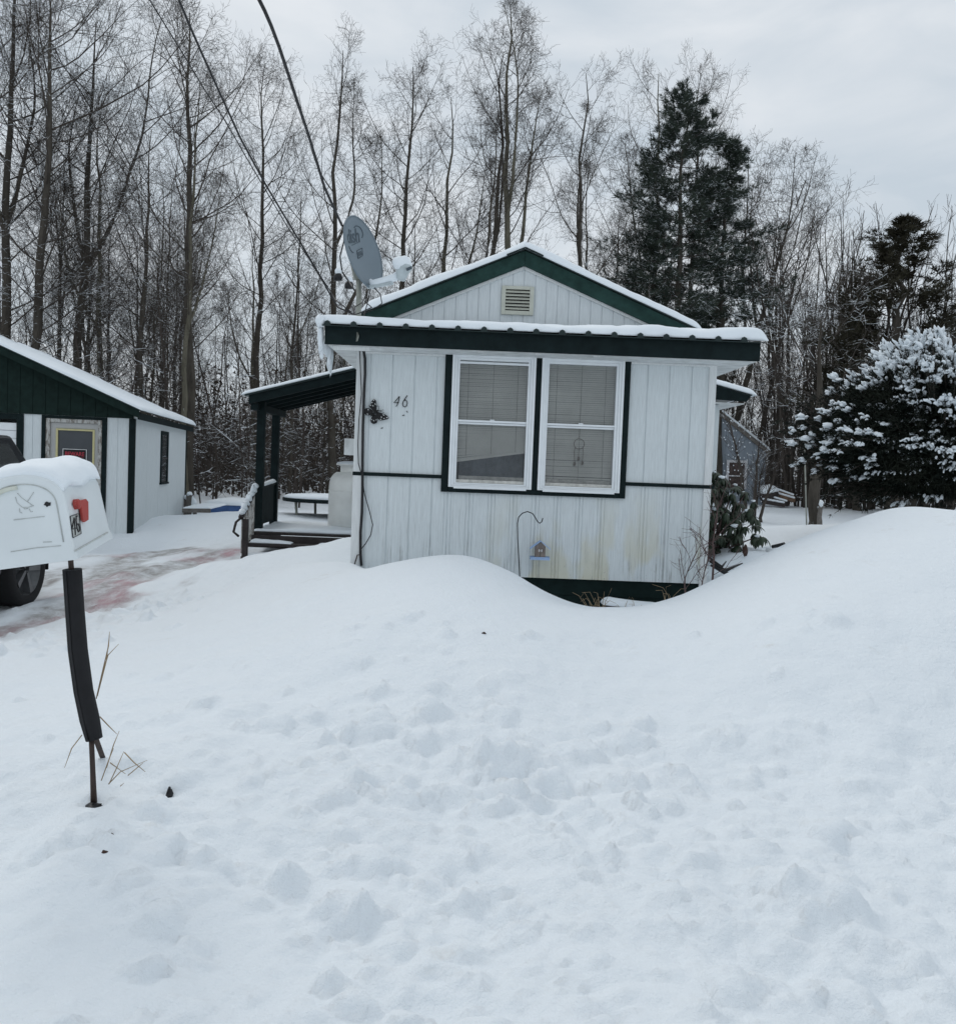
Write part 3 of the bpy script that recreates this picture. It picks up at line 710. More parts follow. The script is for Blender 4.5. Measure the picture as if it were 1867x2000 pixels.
# snow sliding off the left rake
for grp in ((((-1.395, FY+.0, 2.69), (.045, .06, .055), 1, .15), ((-1.40, FY+.08, 2.56), (.028, .05, .13), 2, .25), ((-1.395, FY+.1, 2.45), (.018, .03, .07), 5, .25)),
            (((-1.40, FY+.45, 2.54), (.04, .10, .10), 3, .3), ((-1.398, FY+.62, 2.46), (.03, .05, .12), 4, .35), ((-1.398, FY+.66, 2.38), (.014, .025, .08), 6, .3))):
    mb = MB()
    for b in grp: mb.blob(b[0], b[1], b[2], b[3])
    mb.build('hanging_snow', M['roof_snow'], house)
# gable
GYY = 2.10; AX, AZ = .43, 3.92; SLL, SLR = .435, .412
ztop = lambda x: AZ-(AX-x)*SLL if x < AX else AZ-(x-AX)*SLR
EX0, EX1 = -1.35, 2.42
mb = MB(); grooved(mb, -1.12, 2.07, 2.9, 3.7, y=GYY+.05, sp=.1255, x_first=.062, gw=.008, gd=.008, top=lambda x: ztop(x)-.10)
mb.build('gable_wall', M['siding_gable'], house)
def barge(xa, xb):
    b = MB(); za, zb = ztop(xa), ztop(xb); h = .165
    pts = [(xa, za), (xb, zb), (xb, zb-h), (xa, za-h)]
    vs = [(x, y, z) for y in (GYY-.025, GYY) for x, z in pts]
    b.add(vs, [(0, 1, 2, 3), (7, 6, 5, 4), (0, 4, 5, 1), (1, 5, 6, 2), (2, 6, 7, 3), (3, 7, 4, 0)]); b.build('barge_board', M['green_gable'], house, .003)
barge(EX0, AX-.001); barge(AX+.001, EX1)
for xa, xb in ((EX0+.3, AX), (AX, EX1-.3)): mb = MB(); mb.beam((xa, GYY+.034, ztop(xa)-.178), (xb, GYY+.034, ztop(xb)-.178), .03, .03); mb.build('frieze_board', M['white_trim'], house)
mb = MB()
for xa, xb in ((EX0, AX), (AX, EX1)):
    za, zb = ztop(xa)+.004, ztop(xb)+.004
    vs = [(x, y, z+d) for x, z in ((xa, za), (xb, zb)) for y in (GYY-.05, 10.2) for d in (0, .018)]
    mb.add(vs, [(0, 4, 6, 2), (1, 3, 7, 5), (0, 1, 5, 4), (2, 6, 7, 3), (0, 2, 3, 1), (4, 5, 7, 6)])
mb.build('main_roof', M['metal_roof'], house)
for xa, xb, sd in ((EX0, AX+.004, 11), (AX-.004, EX1, 12)):
    e = (1, 0, 1, 1) if xa < 0 else (0, 1, 1, 1)
    snow_slab('roof_snow', (xa, GYY-.055, ztop(xa)+.02), (xb, GYY-.055, ztop(xb)+.02), (xa, 10.2, ztop(xa)+.02), (xb, 10.2, ztop(xb)+.02), .095, house, 70, 60, .22, seed=sd, edges=e)
mb = MB()
for s_, sl in ((-1, SLL), (1, SLR)):
    a, b = (AX, GYY-.075, AZ+.022), (AX+s_*.2, GYY-.075, AZ+.022-.2*sl); mb.beam(a, b, .03, .012)
mb.build('ridge_cap', M['metal_roof'], house)
# gable vent
v = empty('gable_vent', (0, 0, 0)); v.parent = house
vx0, vx1, vz0, vz1 = .192, .550, 3.222, 3.538; vy = GYY+.05
f = MB(); w_ = .045
f.box(vx0, vx0+w_, vy-.03, vy-.001, vz0, vz1); f.box(vx1-w_, vx1, vy-.03, vy-.001, vz0, vz1); f.box(vx0+w_, vx1-w_, vy-.03, vy-.001, vz1-w_*.8, vz1); f.box(vx0+w_, vx1-w_, vy-.03, vy-.001, vz0, vz0+w_)
f.build('frame', simple('beige_vent', (.52, .53, .46), .55, var=.1), v, .003)
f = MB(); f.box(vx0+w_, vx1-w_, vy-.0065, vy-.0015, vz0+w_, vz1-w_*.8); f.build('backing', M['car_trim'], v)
for k in range(6):
    z = vz0+w_+.012+k*.037; f = MB(); f.add([(x, y, zz) for x in (vx0+w_, vx1-w_) for y, zz in ((vy-.032, z), (vy-.008, z+.022), (vy-.032, z+.005), (vy-.008, z+.027))], [(0, 4, 5, 1), (2, 3, 7, 6), (0, 2, 6, 4)])
    f.build('slat', bpy.data.materials['beige_vent'], v)
# right side wing
mb = MB(); mb.box(WX1+.005, 3.30, 4.55, 8.5, -.1, 2.50)
for k in range(6): mb.box(WX1+.03+k*.205, WX1+.22+k*.205, 4.546, 4.55, .2, 2.46)
mb.build('wing_wall', M['siding_up'], house)
wz = lambda x: 3.02-(x-2.07)*.235
mb = MB(); vs = [(x, y, wz(x)+d) for x in (2.08, 3.70) for y in (4.35, 8.7) for d in (-.015, 0)]
mb.add(vs, [(0, 4, 6, 2), (1, 3, 7, 5), (0, 1, 5, 4), (2, 6, 7, 3), (4, 5, 7, 6)]); mb.build('wing_roof', M['metal_roof'], house)
mb = MB(); vs = [(x, y, z) for y in (4.32, 4.345) for x, z in ((2.08, wz(2.08)-.02), (3.68, wz(3.68)-.02), (3.62, wz(3.62)-.12), (3.2, wz(3.2)-.2), (2.08, wz(2.08)-.2))]
mb.add(vs, [(0, 1, 2, 3, 4), (9, 8, 7, 6, 5), (0, 5, 6, 1), (1, 6, 7, 2), (2, 7, 8, 3), (3, 8, 9, 4)]); mb.build('wing_fascia', M['green'], house, .003)
mb = MB(); mb.box(2.08, 3.6, 4.36, 4.54, 2.505, 2.52); mb.box(3.305, 3.6, 4.54, 8.6, 2.505, 2.52); mb.build('soffit', M['soffit'], house)
snow_slab('roof_snow', (2.08, 4.31, wz(2.08)+.002), (3.74, 4.31, wz(3.74)+.002), (2.08, 8.7, wz(2.08)+.002), (3.74, 8.7, wz(3.74)+.002), .09, house, 40, 50, .2, seed=17)
# meter box on the left side wall
mb = MB(); mb.box(WX0-.20, WX0-.005, .78, 1.0, 1.58, 1.74); mb.box(WX0-.06, WX0-.005, .70, 1.08, 1.30, 1.9); mb.build('meter_box', M['soffit'], house, .006)
# house number
def text_obj(name, s, size, extr, mat, parent, mtx, shear=0, bold=0, align='LEFT', space=1):
    cu = bpy.data.curves.new(name, 'FONT'); cu.body = s; cu.size = size; cu.extrude = extr; cu.shear = shear; cu.offset = bold; cu.align_x = align; cu.space_character = space; cu.resolution_u = 6
    t = bpy.data.objects.new(name, cu); COL.objects.link(t); dg = bpy.context.evaluated_depsgraph_get()
    me = bpy.data.meshes.new_from_object(t.evaluated_get(dg)); bpy.data.objects.remove(t); bpy.data.curves.remove(cu)
    me.materials.clear(); me.materials.append(mat); me.transform(mtx); me.name = name
    return link(name, me, parent)
FRONT = Matrix.Rotation(pi/2, 4, 'X')
T_ = Matrix.Translation
hn = empty('house_number', (0, 0, 0)); hn.parent = house
def digit_strokes(st, w):
    m = MB()
    for s_ in st: m.tube(s_, w, 8)
    return m
# slanted old-style 4 and 6
def wz_(q): return loc(700+q[0]/16.87, 760+q[1]/16.87, -.008)
digit_strokes([[wz_(q) for q in ((1350, 235), (1260, 345), (1165, 450), (1250, 445), (1335, 435))], [wz_(q) for q in ((1352, 235), (1335, 350), (1300, 470), (1240, 575))]], .0034).build('digit', M['car_trim'], hn)
digit_strokes([[wz_(q) for q in ((1610, 205), (1540, 310), (1480, 400), (1455, 480), (1470, 550), (1530, 590), (1585, 550), (1610, 460), (1595, 390), (1550, 355), (1500, 380))]], .0038).build('digit', M['car_trim'], hn)
print('house done')

# ------------------------------------------------------------------ frames for things measured in house / garage / world axes
FR = {'W': ((0, 0), 0.), 'H': (HO, HR), 'G': (GO, GR)}
def Root(name, label, cat, base, frame='W', group=None):
    (ox, oy), r = FR[frame]; c, s = math.cos(r), math.sin(r)
    o = empty(name, (ox+base[0]*c-base[1]*s, oy+base[0]*s+base[1]*c, base[2]), r, label, cat, group); o['_b'] = tuple(base); return o
def fin(o):
    b = o['_b']; del o['_b']
    for ch in o.children: ch.location = (ch.location[0]-b[0], ch.location[1]-b[1], ch.location[2]-b[2])
def H2W(x, y, z): c, s = math.cos(HR), math.sin(HR); return (HO[0]+x*c-y*s, HO[1]+x*s+y*c, z)

# ------------------------------------------------------------------ GARAGE
gar = empty('garage', (*GO, 0), GR, 'white garage with dark green gable and a snowy roof at the end of the driveway', 'garage')
GW = -6.2; gA = GW/2; gs = .43
gt = lambda x: 2.255+(gs*(.12-x) if x > gA else gs*(.12-(GW-x)))
mb = MB(); y0 = 0
grooved(mb, -.50, -.045, -.1, 2.125, x_first=-.255, gw=.008); grooved(mb, -1.76, -1.47, -.1, 2.125, x_first=-1.62, gw=.008)
grooved(mb, -1.47, -.50, 2.05, 2.125, sp=5); grooved(mb, GW, -1.76, 2.02, 2.125, sp=5); grooved(mb, GW, -4.7, -.1, 2.02, sp=.3)
mb.build('front_wall', M['siding_up'], gar)
mb = MB(); grooved(mb, GW+.02, -.01, 2.118, 3.5, y=-.02, x_first=-.42, sp=.2, gw=.009, gd=.008, top=lambda x: gt(x)-.05)
mb.build('gable_wall', M['green_garage'], gar)
mb = MB(); mb.box(-.05, 0, .052, 6.15, -.1, 2.2)
for k in range(5): mb.box(-.002, .003, .06+k*1.22, 1.27+k*1.22, -.05, 2.14)
mb.build('side_wall', M['siding_up'], gar)
mb = MB(); mb.box(GW, GW+.05, .052, 6.15, -.1, 2.2); mb.build('side_wall', M['siding_up'], gar)
mb = MB(); mb.box(GW+.05, -.05, 6.1, 6.149, -.1, 2.2); mb.build('rear_wall', M['siding_up'], gar)
mb = MB(); mb.box(-.075, .022, -.022, .085, -.1, 2.1165); mb.build('corner_board', M['green'], gar, .004)
mb = MB(); mb.box(.004, .02, 6.07, 6.17, -.1, 2.13); mb.build('corner_board', M['green'], gar, .004)
for xa, xb in ((gA+.001, .13), (GW-.13, gA-.001)):
    b = MB(); za, zb = gt(xa), gt(xb); h = .13
    for (ya, yb, dh, hh) in ((-.27, -.245, 0, h), (-.244, -.03, -.03, .04)):
        pts = [(xa, za+dh), (xb, zb+dh), (xb, zb+dh-hh), (xa, za+dh-hh)]
        vs = [(x, y, z) for y in (ya, yb) for x, z in pts]
        b.add(vs, [(0, 1, 2, 3), (7, 6, 5, 4), (0, 4, 5, 1), (1, 5, 6, 2), (2, 6, 7, 3), (3, 7, 4, 0)])
    b.build('barge_board', M['green_garage'], gar, .003)
mb = MB(); mb.box(.105, .13, -.243, 6.4, 2.10, 2.215); mb.build('fascia', M['green'], gar, .003)
mb = MB(); mb.box(.004, .104, -.02, 6.38, 2.135, 2.15); mb.build('soffit', M['soffit'], gar)
mb = MB()
for xa, xb in ((gA, .16), (GW-.16, gA)):
    vs = [(x, y, gt(x)+d) for x in (xa, xb) for y in (-.3, 6.42) for d in (.002, .02)]
    mb.add(vs, [(0, 4, 6, 2), (1, 3, 7, 5), (0, 1, 5, 4), (2, 6, 7, 3), (0, 2, 3, 1), (4, 5, 7, 6)])
mb.build('roof', M['metal_roof'], gar)
for xa, xb, e, sd in ((gA-.003, .175, (0, 1, 1, 1), 23), (GW-.175, gA+.003, (1, 0, 1, 1), 24)):
    snow_slab('roof_snow', (xa, -.315, gt(xa)+.022), (xb, -.315, gt(xb)+.022), (xa, 6.44, gt(xa)+.022), (xb, 6.44, gt(xb)+.022), .065, gar, 60, 70, .45, seed=sd, edges=e)
# overhead door
od = empty('overhead_door', (0, 0, 0)); od.parent = gar
z = 0.
k = 0
while z < 1.95:
    b = MB(); b.box(-4.6, -1.876, .02+.004*(k % 2), .05, z, min(z+.125, 2.0)); b.build('panel', M['vinyl'], od, .004); z += .131; k += 1
mb = MB(); mb.box(-1.873, -1.762, -.024, .0, -.1, 2.115); mb.box(-4.7, -4.6, -.024, 0, -.1, 2.115); mb.box(-4.6, -1.874, -.023, .0, 2.015, 2.115); mb.build('door_trim', M['green'], gar, .003)
# side door
for a in ((-1.478, -1.414, -.1, 2.115), (-.511, -.43, -.1, 2.115), (-1.413, -.512, 2.066, 2.114)):
    mb = MB(); mb.box(a[0], a[1], -.024, 0, a[2], a[3]); mb.build('door_trim', M['green'], gar, .003)
dr = empty('door', (0, 0, 0)); dr.parent = gar; tag(dr, 'grey side door with a yellow framed window')
mb = MB(); mb.box(-1.412, -1.345, -.012, .06, 0, 2.065); mb.box(-.575, -.513, -.012, .06, 0, 2.065); mb.box(-1.344, -.576, -.011, .06, 2.0, 2.064); mb.build('frame', M['peeling'], dr, .004)
mb = MB(); mb.box(-1.344, -1.25, .02, .06, 0, 1.998); mb.box(-.635, -.576, .02, .06, 0, 1.998); mb.box(-1.25, -.635, .02, .06, 1.905, 1.998); mb.box(-1.25, -.635, .02, .06, 0, 1.05); mb.build('door_leaf', M['door'], dr, .002)
mb = MB()
mb.box(-1.255, -1.222, .004, .05, 1.02, 1.9); mb.box(-.665, -.632, .004, .05, 1.02, 1.9); mb.box(-1.2215, -.6655, .004, .05, 1.87, 1.9); mb.box(-1.2215, -.6655, .004, .05, 1.02, 1.05); mb.build('window_trim', M['yellow'], dr, .002)
mb = MB(); mb.box(-1.221, -.666, .03, .04, 1.051, 1.869); mb.build('pane', simple('door_window_glass', (.06, .067, .075), .25, var=.15, scale=2), dr)
# side window
sw = empty('window', (0, 0, 0)); sw.parent = gar
f = MB(); f.box(.004, .03, 2.66, 2.74, .97, 2.0); f.box(.004, .03, 3.42, 3.50, .97, 2.0); f.box(.004, .03, 2.741, 3.419, 1.93, 2.0); f.box(.004, .045, 2.62, 3.54, .93, .968); f.build('frame', M['green'], sw, .003)
f = MB(); f.box(.004, .012, 2.741, 3.419, .969, 1.929); f.build('pane', M['dark_glass'], sw)
f = MB(); f.box(.013, .022, 2.741, 3.419, 1.44, 1.47); f.build('sash_rail', M['wood_dark'], sw)
# warning sign behind the door window
a = loc(122, 876, .0, GO, GR); b_ = loc(169, 878, .0, GO, GR)
sx0, sx1, sz1 = a[0], b_[0], a[2]; sz0 = sz1-.30
sign = Root('warning_sign', 'black warning sign with red BEWARE lettering and white border on the garage side door', 'sign', (sx0, .02, sz0), 'G')
mb = MB(); mb.box(sx0, sx1, .018, .024, sz0, sz1); mb.build('sign_board', M['car_trim'], sign)
mb = MB(); w_ = .009
mb.box(sx0, sx1, .014, .0175, sz1-w_, sz1); mb.box(sx0, sx1, .014, .0175, sz0, sz0+w_); mb.box(sx0, sx0+w_, .014, .0175, sz0+w_, sz1-w_); mb.box(sx1-w_, sx1, .014, .0175, sz0+w_, sz1-w_)
mb.build('border', M['white_print'], sign)
text_obj('lettering', 'BEWARE', .092, .0008, M['red_sign'], sign, T_(((sx0+sx1)/2, .015, sz1-.115)) @ FRONT @ Matrix.Diagonal((.88, 1.05, 1, 1)), align='CENTER', bold=.0022)
mb = MB(); mb.box(sx0+.05, sx1-.05, .013, .016, sz1-.145, sz1-.138); mb.build('underline', M['red_sign'], sign)
fin(sign)

# ------------------------------------------------------------------ PORCH
po = Root('porch', 'low wooden porch with dark green posts and sloping snowy roof left of the house', 'porch', (-2.2, 13.9, .1), 'W')
mb = MB()
for k in range(14): mb.box(-3.25, -1.15, 13.3+k*.15, 13.44+k*.15, .44, .475)
mb.build('deck', M['wood_dark'], po, .003)
mb = MB(); mb.box(-3.25, -1.15, 13.24, 13.27, .26, .435); mb.box(-3.25, -3.22, 13.27, 15.38, .26, .435); mb.build('rim_board', M['wood_dark'], po, .003)
snow_slab('deck_snow', (-3.2, 13.42, .476), (-1.2, 13.42, .476), (-3.2, 15.35, .476), (-1.2, 15.35, .476), .05, po, 30, 30, .5, seed=31)
for i, (z, y) in enumerate(((.30, 12.98), (.14, 12.70))):
    mb = MB(); mb.box(-3.2, -1.5, y, y+.27, z, z+.04); mb.build('step', M['wood_dark'], po, .004)
    snow_slab('step_snow', (-3.15, y+.04, z+.041), (-2.6+.3*i, y+.04, z+.041), (-3.15, y+.25, z+.041), (-2.6+.3*i, y+.25, z+.041), .035, po, 12, 8, .6, seed=33+i)
    snow_slab('step_snow', (-2.2, y+.08, z+.041), (-1.6, y+.08, z+.041), (-2.2, y+.25, z+.041), (-1.6, y+.25, z+.041), .025, po, 12, 8, .6, seed=36+i)
p0 = at(505, 1030, 13.5); p1 = at(534, 1010, 14.75)
for p in (p0, p1):
    zt = 2.40+(p[0]+3.3)*.277-.11
    mb = MB(); mb.box(p[0]-.055, p[0]+.055, p[1]-.055, p[1]+.055, .45, zt); mb.build('post', M['green'], po, .006)
rz_ = lambda x: 2.39+(x+3.31)*.277
mb = MB()
for x0, x1 in ((-3.33, -1.14),):
    vs = [(x, y, rz_(x)+d) for x in (x0, x1) for y in (13.2, 15.3) for d in (0, .025)]
    mb.add(vs, [(0, 4, 6, 2), (1, 3, 7, 5), (0, 1, 5, 4), (2, 6, 7, 3), (0, 2, 3, 1), (4, 5, 7, 6)])
mb.build('roof', M['metal_roof'], po)
for i, y in enumerate((13.23, 13.65, 14.1, 14.55, 15.0, 15.25)):
    mb = MB(); h = .12; vs = [(x, yy, rz_(x)-dz) for x in (-3.28, -1.15) for yy in (y, y+.04) for dz in (.001, h)]
    mb.add(vs, [(0, 4, 6, 2), (1, 3, 7, 5), (0, 1, 5, 4), (2, 6, 7, 3), (0, 2, 3, 1), (4, 5, 7, 6)]); mb.build('rafter', M['green'], po)
mb = MB(); mb.box(-3.26, -3.16, 13.28, 15.22, rz_(-3.2)-.22, rz_(-3.2)-.125); mb.build('beam', M['green'], po)
snow_slab('roof_snow', (-3.36, 13.17, rz_(-3.36)+.026), (-1.16, 13.17, rz_(-1.16)+.026), (-3.36, 15.33, rz_(-3.36)+.026), (-1.16, 15.33, rz_(-1.16)+.026), .05, po, 50, 30, .25, seed=38)
# railing between the posts
x = (p0[0]+p1[0])/2
rl = empty('side_railing', (0, 0, 0)); rl.parent = po
mb = MB(); mb.beam((p0[0], 13.56, 1.10), (p1[0], 14.69, 1.14), .07, .04); mb.build('rail', M['green'], rl)
for k in range(9):
    t = (k+.5)/9; xx = p0[0]+(p1[0]-p0[0])*t; yy = 13.56+1.13*t
    mb = MB(); mb.box(xx-.012, xx+.012, yy-.05, yy+.045, .56, 1.08+.04*t); mb.build('slat', M['green'], rl)
snow_slab('snow', (p0[0]-.035, 13.56, 1.121), (p0[0]+.035, 13.56, 1.121), (p1[0]-.035, 14.69, 1.161), (p1[0]+.035, 14.69, 1.161), .05, rl, 4, 30, .4, seed=39)
# stair handrail
hr = empty('stair_railing', (0, 0, 0)); hr.parent = po
A_ = Vector(at(500, 952, 13.4)); B_ = Vector(at(470, 1012, 12.62)); G_ = Vector(at(478, 1082, 12.62))
mb = MB(); mb.beam(A_, B_, .06, .05); mb.build('rail', M['wood_dark'], hr, .004)
mb = MB(); mb.box(G_.x-.035, G_.x+.035, G_.y-.035, G_.y+.035, .0, B_.z-.01); mb.build('post', M['wood_dark'], hr, .004)
mb = MB(); mb.tube([B_+Vector((0, 0, 0)), B_+Vector((-.04, -.08, -.05)), B_+Vector((-.06, -.12, -.18)), B_+Vector((-.01, -.05, -.24))], .018, 6); mb.build('bracket', M['wood_dark'], hr)
for k in range(5):
    t = (k+.8)/5.6; p = B_.lerp(A_, t); lo = .18+.28*t
    mb = MB(); mb.box(p.x-.014, p.x+.014, p.y-.014, p.y+.014, lo, p.z-.02); mb.build('baluster', M['peeling'], hr)
for k in range(7):
    p = A_.lerp(B_, (k+.4)/7); mb = MB(); mb.blob((p.x, p.y, p.z+.045), (.045, .09, .04+.02*(k % 2)), 40+k, .3, 8); mb.build('snow', M['roof_snow'], hr)
fin(po)

# ------------------------------------------------------------------ PROPANE TANK
tx, ty = -1.925, 14.35
tk = Root('propane_tank', 'upright white propane tank with a domed lid standing on the porch', 'gas tank', (tx, ty, .48))
mb = MB(); R_ = .365
mb.lathe([(.0, .02), (.30, .02), (R_, .06), (R_, .60), (R_, .64), (R_*.985, .72), (R_*.93, .79), (R_*.83, .845), (R_*.7, .88), (.0, .89)], 36, (tx, ty, .48)); mb.build('tank_body', M['tank'], tk)
mb = MB(); mb.lathe([(.19, .86), (.20, .90), (.20, .98), (.26, .985), (.265, 1.0), (.20, 1.02), (0, 1.035)], 28, (tx, ty, .48)); mb.build('lid', M['tank'], tk)
mb = MB(); mb.lathe([(.262, 1.002), (.25, 1.03), (.15, 1.05), (0, 1.055)], 28, (tx, ty, .48)); mb.build('snow_cap', M['roof_snow'], tk)
mb = MB(); mb.lathe([(R_+.001, .585), (R_+.006, .59), (R_+.006, .605), (R_+.001, .61)], 36, (tx, ty, .48)); mb.build('weld_band', M['tank'], tk)
mb = MB(); mb.tube([(tx+.13, ty-.36, 1.2), (tx+.06, ty-.39, 1.05), (tx+.06, ty-.39, .9), (tx+.14, ty-.38, .78), (tx+.25, ty-.35, .72)], .008, 6); mb.build('gas_line', M['galv'], tk)
fin(tk)

# ------------------------------------------------------------------ yard things on the left
tb = Root('patio_table', 'round dark patio table under a thick round cap of snow behind the porch', 'table', (-3.1, 20, .3))
mb = MB(); mb.lathe([(0, .66), (1.05, .66), (1.06, .68), (1.06, .72), (1.04, .735), (0, .735)], 40, (-3.1, 20, 0)); mb.build('tabletop', M['green'], tb)
mb = MB(); mb.lathe([(1.03, .736), (1.04, .76), (.95, .80), (.6, .82), (0, .825)], 40, (-3.1, 20, 0)); mb.build('snow_cap', M['roof_snow'], tb)
for a in (.6, 2.2, 3.75, 5.3):
    mb = MB(); mb.tube([(-3.1+.85*math.cos(a), 20+.85*math.sin(a), .66), (-3.1+.80*math.cos(a), 20+.80*math.sin(a), .1)], .028, 8); mb.build('leg', M['galv'], tb)
fin(tb)
pl = Root('kiddie_pool', 'long low blue plastic pool edge under snow beyond the garage', 'pool', (-6.3, 23, .2))
q0 = at(403, 985, 23); q1 = at(485, 990, 23)
mb = MB(); mb.box(q0[0], q1[0]-.1, 22.9, 25, .02, q0[2]+.01); mb.build('pool_wall', M['blue_sheet'], pl, .03)
snow_slab('snow_cap', (q0[0]-.02, 22.9, q0[2]+.0), (q1[0]-.1, 22.9, q0[2]+.0), (q0[0]-.02, 25, q0[2]+.01), (q1[0]-.1, 25, q0[2]+.01), .12, pl, 20, 20, .2, seed=44)
fin(pl)
bx = Root('raised_bed', 'grey plank edge of a snow filled garden bed left of the blue pool', 'garden bed', (-5.9, 20.7, .2))
q0 = at(383, 998, 20.6); q1 = at(411, 1000, 20.6)
mb = MB(); mb.beam((q0[0]-.3, 20.6, q0[2]+.0), (q1[0], 20.6, q1[2]+.03), .05, .09); mb.beam((q1[0], 23.18, q1[2]), (q1[0], 23.18, q1[2]+.12), .06, .06); mb.build('plank', M['wood_grey'], bx)
snow_slab('snow', (q0[0]-.3, 20.6, q0[2]+.03), (q1[0]-.02, 20.6, q1[2]+.06), (q0[0]-.3, 21.9, q0[2]+.07), (q1[0]-.02, 21.9, q1[2]+.1), .05, bx, 20, 20, .3, seed=45)
fin(bx)
pk = Root('picket_fence', 'short stretch of weathered grey pickets and log posts at the garage rear corner', 'fence', (-6.7, 22.1, .2))
for i, (px, w, ty_, z1) in enumerate(((362, .06, 974, 0), (369, .075, 967, 0), (381, .05, 991, 0))):
    b = at(px, 1010, 22.0-.1*i); t = at(px, ty_, 22.0-.1*i)
    mb = MB(); mb.beam((b[0], b[1], .1), (b[0]-.01, b[1], t[2]), w*1.6, .05); mb.build('picket', M['wood_grey'], pk, .008)
    mb = MB(); mb.blob((b[0], b[1], t[2]+.03), (.07, .07, .05), 50+i, .3, 8); mb.build('snow', M['roof_snow'], pk)
mb = MB(); a = at(372, 975, 21.9); b = at(384, 1000, 21.8); mb.blob(((a[0]+b[0])/2, 21.85, (a[2]+b[2])/2), (.06, .06, .2), 56, .3, 8); mb.build('snow', M['roof_snow'], pk)
mb = MB(); a = at(371, 998, 21.8); b = at(384, 986, 21.75); mb.beam(a, b, .05, .05); mb.build('rail', M['wood_grey'], pk)
fin(pk)

# ------------------------------------------------------------------ CAR
cx, cy = -5.22, 7.5
car = Root('parked_car', 'dark sport utility vehicle parked in the driveway left of the mailbox', 'car', (cx, cy, 0))
def arc(c, r, n=12): return [(c+r*math.cos(pi-pi*i/n), .36+r*math.sin(pi-pi*i/n)) for i in range(n+1)]
sil = [(-2.25, .42)]+arc(-1.3, .45)+arc(1.5, .45)+[(2.05, .46), (2.2, .52), (2.24, .80), (2.14, 1.10), (-1.0, 1.08), (-1.7, 1.03), (-2.2, .88), (-2.32, .62)]
mb = MB(); n = len(sil)
prof_x = [(-.90, .97), (-.86, 1.0), (.86, 1.0), (.90, .97)]
vs = []
for x, k in prof_x: vs += [(cx+x, cy+y*k, .7+(z-.7)*k if z > .7 else z) for y, z in sil]
fs = [tuple(range(n))[::-1], tuple(range(3*n, 4*n))]
for j in range(3): fs += [(j*n+i, j*n+(i+1) % n, (j+1)*n+(i+1) % n, (j+1)*n+i) for i in range(n)]
mb.add(vs, fs); mb.build('body', M['car_paint'], car, .02)
def cab(x0, x1, z0, z1, yb0, yb1, yt0, yt1, mat, nm, d=0, inset=.0):
    m = MB(); vs = [(cx+sx*x0, cy+y, z0) for sx in (-1, 1) for y in (yb0, yb1)]+[(cx+sx*x1, cy+y, z1) for sx in (-1, 1) for y in (yt0, yt1)]
    m.add(vs, [(0, 1, 3, 2), (4, 6, 7, 5), (0, 4, 5, 1), (2, 3, 7, 6), (0, 2, 6, 4), (1, 5, 7, 3)]); return m.build(nm, mat, car, .03)
cab(.84, .70, 1.06, 1.64, -1.15, 2.08, -.35, 1.55, M['car_paint'], 'cabin')
cab(.66, .62, 1.64, 1.69, -.32, 1.5, -.2, 1.35, M['car_paint'], 'roof')
for sx in (1, -1):
    for ya, yb, ta, tb_ in ((-.85, .02, -.28, .05), (.1, 1.0, .13, .95), (1.08, 1.78, 1.03, 1.45)):
        m = MB(); P_ = lambda t, y: (cx+sx*(.84-.14*t+.006), cy+y, 1.06+.58*t)
        m.add([P_(.12, ya), P_(.12, yb), P_(.86, tb_), P_(.86, ta)], [(0, 1, 2, 3)]); m.build('window', M['dark_glass'], car)
m = MB(); m.add([(cx-.72, cy+2.015, 1.16), (cx+.72, cy+2.015, 1.16), (cx+.62, cy+1.66, 1.56), (cx-.62, cy+1.66, 1.56)], [(0, 1, 2, 3)]); m.build('window', M['dark_glass'], car)
m = MB(); m.box(cx-.86, cx+.86, cy+2.15, cy+2.28, .44, .64); m.build('bumper', M['car_trim'], car, .03)
m = MB(); m.box(cx+.60, cx+.88, cy+1.98, cy+2.0, .30, .52); m.build('mudflap', M['car_trim'], car, .01)
m = MB(); m.box(cx+.70, cx+.89, cy+2.12, cy+2.22, .82, 1.05); m.build('tail_light', M['flag'], car, .02)
def wheel(wx, wy, side):
    w = empty('wheel', (0, 0, 0)); w.parent = car
    Mx = T_((wx, wy, .36)) @ Matrix.Rotation(side*pi/2, 4, 'Y')
    m = MB(); m.lathe([(.25, -.11), (.30, -.125), (.345, -.115), (.36, -.09), (.36, .09), (.345, .115), (.30, .125), (.25, .11)], 40, M=Mx); m.build('tyre', M['tyre'], w)
    m = MB(); m.lathe([(.25, .11), (.245, .10), (.235, .04), (.05, .05), (.0, .05)], 40, M=Mx)
    for k in range(5):
        a = 2*pi*k/5+.3; m.add([Mx @ Vector((r*math.cos(a+da), r*math.sin(a+da), h)) for r, da, h in ((.04, -.45, .10), (.04, .45, .10), (.24, .12, .115), (.24, -.12, .115), (.04, -.45, .03), (.04, .45, .03), (.24, .14, .03), (.24, -.14, .03))], [(0, 1, 2, 3), (0, 4, 5, 1), (1, 5, 6, 2), (3, 7, 4, 0)])
    m.build('rim', M['rim'], w)
for yy in (-1.3, 1.5):
    wheel(cx+.80, cy+yy, 1); wheel(cx-.80, cy+yy, -1)
fin(car)

